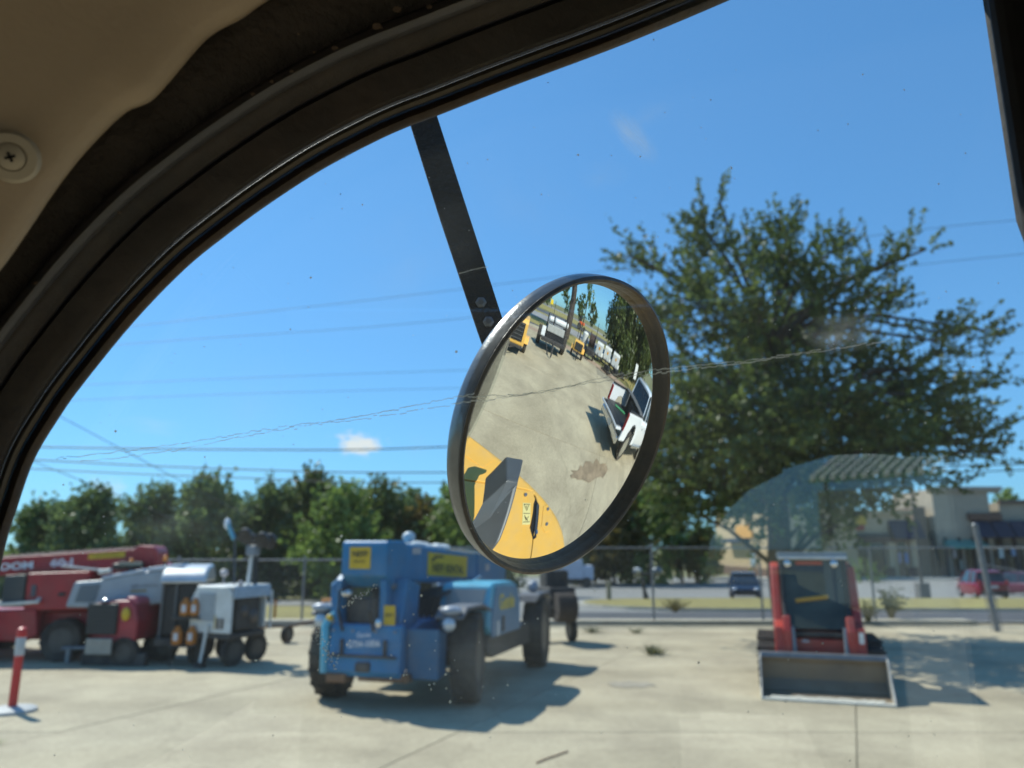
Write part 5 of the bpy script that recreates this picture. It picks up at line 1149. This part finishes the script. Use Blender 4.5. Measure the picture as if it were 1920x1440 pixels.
def band(name, prof, m, parent=WM, label=None):
    V = []; F = []; k = len(prof)
    for (x, y), (nx, ny) in zip(WP, NRM):
        for o_, dpt in prof: V.append(at(x + nx * o_, y + ny * o_, dpt))
    for i in range(len(WP) - 1):
        for j in range(k - 1): F.append((i * k + j, i * k + j + 1, (i + 1) * k + j + 1, (i + 1) * k + j))
    me = bpy.data.meshes.new(name); me.from_pydata(V, [], F); me.materials.append(m); shade(me, 60)
    o = bpy.data.objects.new(name, me); col.objects.link(o); o.parent = parent
    so = o.modifiers.new('thick', 'SOLIDIFY'); so.thickness = .002; so.offset = 0
    return o
band('window_rim', [(0, .470), (0, .452), (4, .448), (12, .4455), (20, .447), (24, .451)], RUBB)
band('glass_channel', [(23, .450), (25, .462), (33, .462)], CHAN)
band('seal_strip', [(31, .447), (32, .4425), (36, .4415), (41, .4425), (42, .447)], STRIP)
band('glass_channel', [(41, .450), (43, .458), (54, .458)], CHAN)
band('frame_edge', [(53, .446), (55, .435), (59, .432), (80, .428), (112, .423), (115, .426)], RUB)
band('frame_groove', [(114, .430), (117, .434), (125, .432)], CHAN)
band('inner_frame', [(123, .430), (128, .418), (150, .410), (166, .404)], RUB)
band('trim_ridge', [(163, .404), (172, .394), (180, .391), (188, .394), (194, .402)], RIDGE)
band('felt_border', [(192, .402), (230, .396), (300, .386), (420, .372), (700, .34)], FELT)
# paint chips and dirt flecks on the frame
ch = MB(); g = random.Random(21)
for (px, py, r) in ((707, 52, 11), (628, 92, 7), (548, 136, 4), (511, 155, 4), (806, 15, 6), (475, 178, 4), (70, 532, 4), (225, 400, 3), (560, 66, 3), (745, 20, 9), (590, 100, 3)):
    c = at(px, py, .3915); k = []
    rr = r * .36 / FPX
    pts = [c + Vector((rr * 1.25 * math.cos(t) * g.uniform(.7, 1.1), -.0006, rr * .8 * math.sin(t) * g.uniform(.7, 1.1))) for t in lin(0, 5.9, 9)]
    top = [p + Vector((0, -.0008, 0)) for p in pts]; ch.add(pts + top, [tuple(range(10, 20)), tuple(range(9, -1, -1))] + [(i, (i + 1) % 10, (i + 1) % 10 + 10, i + 10) for i in range(10)])
o = ch.build('mud_fleck', mat('mud_fleck', (.14, .10, .065), .9, 0, .3, 60), WM); o['kind'] = 'stuff'
# headliner with its stepped edge
H = [(-300, 900), (-120, 640), (0, 500), (50, 428), (100, 352), (150, 288), (200, 235), (237, 202), (260, 195), (284, 184), (320, 143), (360, 95), (385, 68), (412, 50), (450, 32), (485, 5), (560, -40), (700, -120), (1000, -260)]
HP = [(a[0] + (b[0] - a[0]) * k / 8, a[1] + (b[1] - a[1]) * k / 8) for a, b in zip(H[:-1], H[1:]) for k in range(8)] + [H[-1]]
HP = [tuple(sum(HP[max(0, min(len(HP) - 1, i + k))][c] for k in range(-3, 4)) / 7 for c in (0, 1)) for i in range(len(HP))]
HS = [tuple(sum(HP[max(0, min(len(HP) - 1, i + k))][c] for k in range(-34, 35)) / 69 for c in (0, 1)) for i in range(len(HP))]
rows = [(0, .383), (0, .374), (5, .366), (12, .362), (40, .355), (110, .345), (260, .325), (600, .28), (1300, .2)]
V = []; F = []; k = len(rows)
for (x, y), (xs_, ys_) in zip(HP, HS):
    for o_, dpt in rows:
        q = min(1, o_ / 110); X_, Y_ = x + (xs_ - x) * q, y + (ys_ - y) * q
        V.append(at(X_ - o_ * .72, Y_ - o_ * .69, dpt))
for i in range(len(HP) - 1):
    for j in range(k - 1): F.append((i * k + j, i * k + j + 1, (i + 1) * k + j + 1, (i + 1) * k + j))
me = bpy.data.meshes.new('headliner'); me.from_pydata(V, [], F); me.materials.append(HEAD); shade(me, 80)
hl = bpy.data.objects.new('headliner', me); col.objects.link(hl); hl.parent = WM
so = hl.modifiers.new('thick', 'SOLIDIFY'); so.thickness = .003; so.offset = 0
# screw and washer in the headliner
c = at(22, 294, .342); nd = (EYE - c).normalized(); nd = Vector((nd.x * .55 + .12, nd.y, nd.z * .8 - .1)).normalized(); px = .34 / FPX
MB().lathe([(53 * px, 0), (53 * px, .002), (46 * px, .0042), (29 * px, .0046), (28 * px, .003)], 36, nd, c).build('washer', mat('washer_tan', (.42, .37, .27), .6, 0, .06, 9), WM, smooth=True)
MB().lathe([(26 * px, .002), (26 * px, .0048), (20 * px, .0062), (.0003, .0066)], 28, nd, c).build('screw', MATS['washer_tan'], WM, smooth=True)
q = nd.to_track_quat('Z', 'Y').to_matrix()
for a in (.5, .5 + math.pi / 2):
    b = MB(); b.box((0, 0, 0), (20 * px, 5 * px, .0012)); b.v = [tuple(c + q @ (Matrix.Rotation(a, 3, 'Z') @ Vector(p) + Vector((0, 0, .0066)))) for p in b.v]; b.build('screw_slot', CHAN, WM)
# right-hand pillar
CABB = mat('cab_shell_black', (.02, .018, .016), .8, 0, .2, 8, bump=.2)
MB().prism([(.2592, .361), (.263, .353), (.285, .353), (.315, .37), (.312, .41)], 1.2, 2.85, 'z').build('pillar', CABB, WM, .006)
# cab shell around us, left open below so ground bounce lights the headliner
rbox('cab_roof', (-.18, -.35, 2.86), (1.06, 1.75, .06), CABB, WM, .02)
rbox('cab_front_lower', (-.19, .47, 1.67), (1.0, .04, .05), CABB, WM, .01)
rbox('cab_front_left', (-.54, .47, 2.1), (.34, .04, 1.6), CABB, WM, .01)
rbox('cab_left_wall', (-.70, -.4, 2.30), (.04, 1.8, 1.10), CABB, WM, .01)
rbox('cab_floor', (-.19, -.7, 1.0), (1.0, 1.1, .05), CABB, WM, .01)
rbox('seat', (-.2, -.75, 1.5), (.45, .15, .9), BLACKP, WM, .05)
MB().prism([(-.70, 1.71), (.05, 1.71), (.06, 2.0), (.10, 2.17), (.15, 2.25), (.21, 2.305), (.30, 2.35), (.30, 2.85), (-.70, 2.85)], -1.32, -1.28, 'y').build('cab_rear', CABB, WM)
# right side wall with its curved window opening
MB().prism([(.42, 2.34), (.40, 2.26), (.31, 2.215), (.10, 2.235), (-.1, 2.262), (-.5, 2.305), (-1.28, 2.36), (-1.28, 2.85), (.42, 2.85)][::-1], .300, .312, 'x').build('cab_right_upper', CABB, WM)
rbox('cab_right_lower', (.306, -.68, 1.89), (.012, 1.2, .34), CABB, WM, .005)  # unseen; height set to block the ground's reflection in the pane
rbox('cab_rear_baffle', (.15, -1.34, 1.9), (.34, .03, .36), CABB, WM, .005)  # unseen strip added to keep reflected ground out of the glass
# the glass with its film of dust, wiped smears, painted reflection blotches and scratches
gm = bpy.data.materials.new('window_glass'); gm.use_nodes = True; nt = gm.node_tree; N = nt.nodes; L = nt.links; N.clear()
lw = N.new('ShaderNodeLayerWeight'); lw.inputs[0].default_value = .5
def mth(op, a, b, clamp=False):
    n = N.new('ShaderNodeMath'); n.operation = op; n.use_clamp = clamp
    for i, v in enumerate((a, b)):
        if isinstance(v, (int, float)): n.inputs[i].default_value = v
        else: L.new(v, n.inputs[i])
    return n.outputs[0]
fr = mth('MULTIPLY_ADD', mth('POWER', lw.outputs['Facing'], 5), .96); fr.node.inputs[2].default_value = .055
tr = N.new('ShaderNodeBsdfTransparent'); tr.inputs[0].default_value = (.955, .985, .975, 1)
gl = N.new('ShaderNodeBsdfGlossy'); gl.inputs['Roughness'].default_value = .0
m1 = N.new('ShaderNodeMixShader'); L.new(fr, m1.inputs[0]); L.new(tr.outputs[0], m1.inputs[1]); L.new(gl.outputs[0], m1.inputs[2])
tcg = N.new('ShaderNodeTexCoord')
dd = N.new('ShaderNodeBsdfDiffuse'); dd.inputs[0].default_value = (.75, .78, .74, 1); dt = N.new('ShaderNodeBsdfTranslucent'); dt.inputs[0].default_value = (.75, .8, .76, 1)
dm = N.new('ShaderNodeMixShader'); dm.inputs[0].default_value = .65; L.new(dd.outputs[0], dm.inputs[1]); L.new(dt.outputs[0], dm.inputs[2])
nz = N.new('ShaderNodeTexNoise'); nz.inputs['Scale'].default_value = 7; nz.inputs['Detail'].default_value = 5; L.new(tcg.outputs['Object'], nz.inputs['Vector'])
fac = mth('MULTIPLY_ADD', nz.outputs['Fac'], .02); fac.node.inputs[2].default_value = .0
def smear_and_reflection(px, py, rx, ry, ang, amt, fib=1.0):  # soft pale patch in the film, for wiped smears and painted reflections
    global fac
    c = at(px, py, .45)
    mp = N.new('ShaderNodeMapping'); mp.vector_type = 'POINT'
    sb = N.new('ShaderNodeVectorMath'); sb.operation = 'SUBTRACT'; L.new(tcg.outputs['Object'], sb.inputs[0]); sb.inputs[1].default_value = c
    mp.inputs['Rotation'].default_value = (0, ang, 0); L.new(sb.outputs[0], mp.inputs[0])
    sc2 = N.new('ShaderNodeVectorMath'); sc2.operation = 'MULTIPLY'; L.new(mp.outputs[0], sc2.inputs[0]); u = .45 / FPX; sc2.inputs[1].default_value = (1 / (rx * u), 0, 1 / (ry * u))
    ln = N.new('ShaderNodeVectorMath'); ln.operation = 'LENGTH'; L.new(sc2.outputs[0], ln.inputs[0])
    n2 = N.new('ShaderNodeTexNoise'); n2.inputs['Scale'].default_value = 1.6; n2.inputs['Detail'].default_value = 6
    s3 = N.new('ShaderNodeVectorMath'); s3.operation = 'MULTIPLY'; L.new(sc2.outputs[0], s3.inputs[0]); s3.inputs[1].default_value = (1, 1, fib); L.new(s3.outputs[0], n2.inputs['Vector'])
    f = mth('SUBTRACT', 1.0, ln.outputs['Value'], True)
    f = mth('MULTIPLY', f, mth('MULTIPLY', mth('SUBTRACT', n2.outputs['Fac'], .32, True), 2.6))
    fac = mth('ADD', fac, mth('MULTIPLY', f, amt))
smear_and_reflection(1550, 640, 75, 42, 0, .20)
smear_and_reflection(1185, 262, 80, 30, R(-55), .34, 5)
smear_and_reflection(760, 480, 190, 120, R(35), .05, .6)  # broad sky reflection painted as a pale blotch
smear_and_reflection(470, 740, 110, 90, R(10), .05, .6)  # another reflection blotch painted into the film
smear_and_reflection(1000, 380, 170, 90, R(-40), .035, .6)  # faint reflection on the sky, painted the same way
smear_and_reflection(1130, 330, 60, 40, 0, .05)
smear_and_reflection(1215, 225, 60, 26, R(25), .07, 4)
smear_and_reflection(330, 970, 160, 80, 0, .05)
smear_and_reflection(690, 1180, 110, 130, R(10), .03)
smear_and_reflection(780, 835, 30, 30, 0, .04)
smear_and_reflection(930, 1200, 130, 200, 0, .035)
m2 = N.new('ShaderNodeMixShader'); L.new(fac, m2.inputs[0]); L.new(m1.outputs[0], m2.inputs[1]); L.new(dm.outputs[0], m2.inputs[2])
og = N.new('ShaderNodeOutputMaterial'); L.new(m2.outputs[0], og.inputs[0])
def pane_y(x): return .4555 - .13 * max(0, x) - (.0 if x > .02 else 0)
pxs = [-.375, -.2, -.05] + lin(0.0, .302, 12)
pane = MB(); Vp = []
for x in pxs:
    for y_ in (pane_y(x) - .002, pane_y(x) + .002): Vp += [(x, y_, 1.66), (x, y_, 2.74)]
Fp = []
for i in range(len(pxs) - 1):
    a = i * 4; Fp += [(a, a + 4, a + 5, a + 1), (a + 2, a + 3, a + 7, a + 6), (a, a + 2, a + 6, a + 4), (a + 1, a + 5, a + 7, a + 3)]
Fp += [(0, 1, 3, 2), (len(Vp) - 4, len(Vp) - 2, len(Vp) - 1, len(Vp) - 3)]
pane.add(Vp, Fp); pane = pane.build('window_pane', gm, WM)
# scratches, specks and dried splashes on the glass
SPK = mat('glass_fleck', (.42, .44, .40), .8, 0, .3, 200)
_n = SPK.node_tree; _t = _n.nodes.new('ShaderNodeBsdfTranslucent'); _t.inputs[0].default_value = (.7, .72, .68, 1); _m = _n.nodes.new('ShaderNodeMixShader'); _m.inputs[0].default_value = .6
_n.links.new(_n.nodes['Principled BSDF'].outputs[0], _m.inputs[1]); _n.links.new(_t.outputs[0], _m.inputs[2]); _n.links.new(_m.outputs[0], _n.nodes['Material Output'].inputs[0])
def wc(px, py):
    d = ray(px, py); y = .4515
    if d.x > 0: y = (.4555 - .0035) / (1 + .13 * d.x / d.y)
    return EYE + d * (y / d.y)
def line_scratch(pts, seg, gap, jit, wpx, name, seed):
    g = random.Random(seed); b = MB(); P_ = spline(pts, 14)
    for i in range(len(P_) - 1):
        a, e = P_[i], P_[i + 1]; l = math.hypot(e[0] - a[0], e[1] - a[1]); s = 0
        while s < l:
            q = g.uniform(*seg); t0, t1 = s / l, min(1, (s + q) / l); j = g.gauss(0, jit)
            p0 = wc(a[0] + (e[0] - a[0]) * t0, a[1] + (e[1] - a[1]) * t0 + j); p1 = wc(a[0] + (e[0] - a[0]) * t1, a[1] + (e[1] - a[1]) * t1 + j + g.uniform(-1, 1))
            w = wpx * .45 / FPX * g.uniform(.4, 1)
            b.add([p0 + Vector((0, 0, -w)), p1 + Vector((0, 0, -w)), p1 + Vector((0, 0, w)), p0 + Vector((0, 0, w))] + [p0 + Vector((0, .0004, -w)), p1 + Vector((0, .0004, -w)), p1 + Vector((0, .0004, w)), p0 + Vector((0, .0004, w))], [(0, 1, 2, 3), (7, 6, 5, 4), (0, 4, 5, 1), (2, 6, 7, 3)])
            s += q + g.uniform(*gap)
    o = b.build(name, SPK, WM); o['kind'] = 'stuff'; return o
line_scratch([(105, 860), (200, 850), (330, 833), (480, 808), (620, 789), (740, 768), (850, 745), (890, 738)], (5, 26), (3, 16), 1.0, .6, 'scratch', 1)
line_scratch([(150, 865), (300, 848), (440, 822), (560, 800), (700, 782), (860, 756)], (5, 22), (6, 30), 1.4, .5, 'scratch', 2)
line_scratch([(860, 744), (980, 738), (1120, 716), (1250, 697), (1380, 683), (1500, 664), (1660, 640)], (12, 40), (0, 6), .9, .8, 'scratch', 3)
line_scratch([(850, 756), (1000, 738), (1140, 706), (1240, 692), (1400, 676), (1540, 655)], (12, 40), (0, 8), 1.0, .7, 'scratch', 4)
line_scratch([(860, 513), (888, 505), (915, 500)], (10, 20), (0, 2), .3, .45, 'scratch', 5)
fl = MB(); g = random.Random(12)
def fleck(px, py, r):
    c = wc(px, py); n = 6; rr = r * .45 / FPX; a0 = g.uniform(0, 6); e = g.uniform(.35, 1)
    pts = [c + Vector((rr * math.cos(a0) * math.cos(t) - rr * e * math.sin(a0) * math.sin(t), 0, rr * math.sin(a0) * math.cos(t) + rr * e * math.cos(a0) * math.sin(t))) for t in lin(0, 2 * math.pi * 5 / 6, 5)]
    fl.add(pts + [p + Vector((0, .0003, 0)) for p in pts], [tuple(range(6)), tuple(range(11, 5, -1))] + [(i, i + 6, (i + 1) % 6 + 6, (i + 1) % 6) for i in range(6)])
for k in range(260): fleck(g.uniform(60, 1900), g.uniform(60, 1430), g.choice((.7, .9, 1.1, 1.6)) if g.random() < .9 else g.uniform(1.8, 3.2))
for k in range(30): fleck(g.gauss(800, 90), g.gauss(1230, 70), g.uniform(1, 2.6))
for k in range(70):
    t = g.random(); fleck(592 + 40 * t + g.gauss(0, 5), 1180 + 70 * t + g.gauss(0, 9), g.uniform(.8, 2))
for k in range(40):
    t = g.random(); fleck(640 + 65 * t + g.gauss(0, 2), 1140 - 40 * t + g.gauss(0, 3), g.uniform(.8, 1.8))
fl.build('glass_flecks', SPK, WM)['kind'] = 'stuff'
# yellow hood beside the cab: three panels with open seams and a rounded skirt
OUT = [(.66, -1.6), (1.12, -1.6), (1.15, -.6), (1.17, .2), (1.175, .62), (1.15, .98), (1.08, 1.28), (.95, 1.52), (.78, 1.66), (.66, 1.70)]
seam1 = [(.66, .14), (.916, .47), (.964, .54), (1.079, .712), (1.17, .88)]
def panel(name, pts, m=YELLOW, z=1.4, th=.02, label=None):
    b = MB(); b.prism(pts, z - th, z, 'z'); return b.build(name, m, WM, .004, label=label)
s = .005
panel('hood_panel', [(.66, -1.6), (1.12, -1.6), (1.15, -.6), (1.17, .2), (1.178, .62), (1.165, .88 - s), (1.079 + s, .712 - s), (.964 + s, .54 - s), (.916 + s, .47 - s), (.66, .14 - s)])
panel('hood_door', [(.66, .14 + s), (.916 - s, .47 + s), (.964 - s, .54 + s), (1.079 - s, .712 + s), (1.155, .87), (1.11, .93 - s), (.911, 1.011 - s), (.885, 1.075 - s), (.76, 1.17 - s), (.66, 1.24 - s)], label='yellow hood door with warning sticker')
panel('hood_panel', [(1.165, .88 + s), (1.15, .98), (1.08, 1.28), (.95, 1.52), (.78, 1.66), (.66, 1.70), (.66, 1.24 + s), (.76, 1.17 + s), (.885, 1.075 + s), (.911, 1.011 + s), (1.12, .945)])
OS = spline(OUT, 4)[0:]
cx = .66; sk = []
for i, (x, y) in enumerate(OS):
    a, b = OS[max(i - 1, 0)], OS[min(i + 1, len(OS) - 1)]; dx, dy = b[0] - a[0], b[1] - a[1]; l = math.hypot(dx, dy); nx, ny = dy / l, -dx / l
    sk.append([(x + nx * o_, y + ny * o_, z_) for o_, z_ in ((-.015, 1.395), (.0, 1.398), (.03, 1.39), (.055, 1.37), (.072, 1.33), (.08, 1.27), (.085, 1.0), (.085, .55), (.0, .5))])
b = MB(); k = 9; b.add([p for r_ in sk for p in r_], [(i * k + j, i * k + j + 1, (i + 1) * k + j + 1, (i + 1) * k + j) for i in range(len(sk) - 1) for j in range(k - 1)])
b.build('hood_skirt', YELLOW, WM, smooth=True)
MB().prism([(.66, -1.6), (1.14, -1.6), (1.16, .2), (1.13, .98), (1.06, 1.26), (.93, 1.5), (.66, 1.66)], .5, 1.372, 'z').build('engine_bay', mat('bay_dark', (.03, .02, .012), .9), WM)
MB().prism([(1.244 - .07, .36), (1.167 - .02, .44), (1.022, .417), (1.0, .2), (1.17, .16)], 1.4005, 1.4035, 'z').build('hood_badge_plate', YELLOW, WM, .001)
MB().tube([(1.075, .962, 1.408), (.893, 1.072, 1.408)], .011, 8).build('latch_bar', mat('latch_steel', (.12, .13, .14), .35, .6, .1, 9), WM, smooth=True)
MB().tube([(.905, 1.065, 1.41), (.885, 1.085, 1.41)], .016, 8).build('latch_catch', CHROME, WM, smooth=True)
MB().prism([(1.12, .92), (1.095, .985), (.885, 1.11), (.86, 1.09), (.9, 1.02), (1.07, .93)], 1.4003, 1.4012, 'z').build('latch_recess', CHAN, WM)
MB().prism([(1.145, 1.06), (1.125, 1.14), (.99, 1.21), (.955, 1.17), (.975, 1.1), (1.11, 1.03)], 1.4003, 1.4035, 'z').build('hinge_plate', YELLOW, WM, .002)
for x, y in ((1.081, .822), (1.113, 1.086), (1.009, 1.144)): MB().lathe([(.014, 0), (.014, .006), (.006, .007)], 12, (0, 0, 1), (x, y, 1.402)).build('bolt', mat('bolt_grey', (.3, .31, .32), .35, .7, .1, 9), WM)
# warning sticker: triangle above a pictogram
u = Vector((-.105, .075, 0)); u.normalize(); w_ = Vector((.044, .07, 0)).normalized(); c0 = Vector((.972, .914, 1.4008))
stk = MB(); stk.add([c0 + u * a + w_ * b_ + Vector((0, 0, z_)) for z_ in (0, .0008) for a, b_ in ((-.08, -.037), (.08, -.037), (.08, .037), (-.08, .037))], [(0, 1, 2, 3), (7, 6, 5, 4), (0, 4, 5, 1), (1, 5, 6, 2), (2, 6, 7, 3), (3, 7, 4, 0)])
stk.build('warning_sticker', mat('pale_yellow_sticker', (.72, .62, .25), .5, 0, .06, 9), WM)
ic = MB()
def stroke(p, q, t=.0022):
    a = c0 + u * p[0] + w_ * p[1] + Vector((0, 0, .0012)); b_ = c0 + u * q[0] + w_ * q[1] + Vector((0, 0, .0012)); ic.tube([a, b_], t, 5)
for p, q in (((-.07, -.026), (-.07, .026)), ((-.07, .026), (-.022, 0)), ((-.022, 0), (-.07, -.026)), ((-.06, 0), (-.04, 0)), ((.0, -.03), (.0, .03)), ((.015, -.02), (.05, -.005)), ((.05, -.005), (.022, .02)), ((.062, -.03), (.062, .03)), ((.025, -.01), (.055, .012))): stroke(p, q)
ic.build('warning_pictogram', TXTK, WM)
# bent grey bracket bar reaching over the hood
bar = MB()
A = [(Vector((.789, .522, 1.70)), Vector((.836, .612, 1.70))), (Vector((.703, .53, 1.76)), Vector((.760, .612, 1.76))), (Vector((.600, .600, 1.755)), Vector((.637, .650, 1.755))), (Vector((.546, .657, 1.62)), Vector((.512, .777, 1.62))), (Vector((.50, .70, 1.45)), (Vector((.46, .84, 1.45))))]
V = []
for l_, r_ in A: V += [l_, r_, r_ + Vector((-.02, .0, -.012)), l_ + Vector((-.05, -.02, -.11))]
F = []
for i in range(len(A) - 1):
    for j in range(4): F.append((i * 4 + j, i * 4 + (j + 1) % 4, (i + 1) * 4 + (j + 1) % 4, (i + 1) * 4 + j))
F += [(3, 2, 1, 0), (16, 17, 18, 19)]
bar.add(V, F); bar.build('bracket_bar', mat('slate_steel', (.085, .095, .105), .45, .2, .1, 9, dirt=(.12, .08, .05), dirt_amt=.3), WM, .006)

for o in [q for q in bpy.data.objects if q.parent == WM and q.name.split('.')[0] in ('hood_panel', 'hood_door', 'hood_skirt', 'engine_bay', 'hood_badge_plate', 'latch_bar', 'latch_catch', 'latch_recess', 'hinge_plate', 'bolt', 'warning_sticker', 'warning_pictogram', 'bracket_bar')]:
    o.matrix_local = Matrix.Translation((0, .6, 0)) @ Matrix.Rotation(R(-2.5), 4, 'Z') @ Matrix.Translation((0, -.6, 0))
# ------------------------------------------------------------------ round convex mirror on its arm
vd = ray(1072, 801).normalized()
rt = vd.cross(Vector((0, 0, 1))).normalized(); up = rt.cross(vd)
t_, a_ = R(52), R(22)
MN = (rt * (math.sin(t_) * math.cos(a_)) - up * (math.sin(t_) * math.sin(a_)) - vd * math.cos(t_)).normalized()
MP = EYE + vd * .62
SM_ = empty('side_mirror', MP, 0, 'round convex mirror in a worn black rim, on a flat dark arm outside', 'mirror')
MR, MA = .5, .1185
gb = MB(); hc = math.sqrt(MR * MR - MA * MA); pr = []
for i in range(25):
    th = math.asin(MA / MR) * (1 - i / 24); pr.append((max(MR * math.sin(th), 1e-5), MR * math.cos(th) - hc))
gb.lathe(pr, 128, MN, caps=False); g_ = gb.mesh('mirror_glass', None); fix_normals(g_)
mm = bpy.data.materials.new('mirror_silver'); mm.use_nodes = True; b_ = mm.node_tree.nodes['Principled BSDF']
b_.inputs['Metallic'].default_value = 1; b_.inputs['Base Color'].default_value = (.93, .93, .88, 1); b_.inputs['Roughness'].default_value = 0.0
g_.materials.append(mm); g_.polygons.foreach_set('use_smooth', [True] * len(g_.polygons)); g_.set_sharp_from_angle(angle=R(60))
go = bpy.data.objects.new('mirror_glass', g_); col.objects.link(go); go.parent = SM_
RIMB = mat('rubber_rim', (.03, .024, .018), .38, 0, .45, 12, bump=.25, bscale=50, dirt=(.14, .085, .04), dirt_amt=.6, dirt_scale=9)
CASE = mat('mirror_case', (.16, .165, .165), .28, .75, .3, 9, bump=.15, bscale=40, dirt=(.12, .11, .1), dirt_amt=.4, dirt_scale=8)
MB().lathe([(.1180, -.003), (.1187, .004), (.1200, .0075), (.1220, .0085), (.1243, .0072), (.1243, .0045), (.1215, -.005), (.1182, -.005)], 128, MN, closed=True).build('rubber_rim', RIMB, SM_, smooth=True)
MB().lathe([(.1244, .006), (.1249, .0), (.1245, -.006), (.121, -.011), (.10, -.020), (.05, -.027), (.001, -.03)], 128, MN, caps=False).build('mirror_case', CASE, SM_, smooth=True)
for k in range(3):
    a = k * 2.1; 
MB().lathe([(.03, -.04), (.03, -.055), (.012, -.058)], 20, MN).build('mount_boss', DARK, SM_, smooth=True)
yA = MP.y + .055
arm_pts = [(760, 120, 52), (794, 224, 56), (850, 400, 56), (919, 610, 52), (985, 800, 48)]
V = []; F = []
for x, y, w in arm_pts:
    c = at(x, y, yA) - MP; hw = Vector((w * .5 * yA / FPX, 0, .0)); hz = Vector((w * .17 * yA / FPX, 0, w * .17 * yA / FPX))
    l_, r_ = c - hw - Vector((0, 0, w * .16 * yA / FPX)), c + hw + Vector((0, 0, w * .16 * yA / FPX))
    V += [l_, r_, r_ + Vector((0, .008, 0)), l_ + Vector((0, .008, 0))]
for i in range(len(arm_pts) - 1):
    for j in range(4): F.append((i * 4 + j, i * 4 + (j + 1) % 4, (i + 1) * 4 + (j + 1) % 4, (i + 1) * 4 + j))
F += [(3, 2, 1, 0), (16, 17, 18, 19)]
ARM = mat('arm_black', (.028, .027, .026), .5, .1, .3, 30, bump=.5, bscale=220, dirt=(.07, .065, .06), dirt_amt=.5, dirt_scale=12)
MB().add(V, F).build('mirror_arm', ARM, SM_, .0012)
for px_, py_ in ((902, 568), (916, 604)):
    p = at(px_, py_, yA) - MP
    MB().lathe([(.0052, 0), (.0052, .003), (.003, .0042)], 6, (0, -1, 0), p + Vector((0, .0005, 0))).build('arm_bolt', STEEL, SM_)
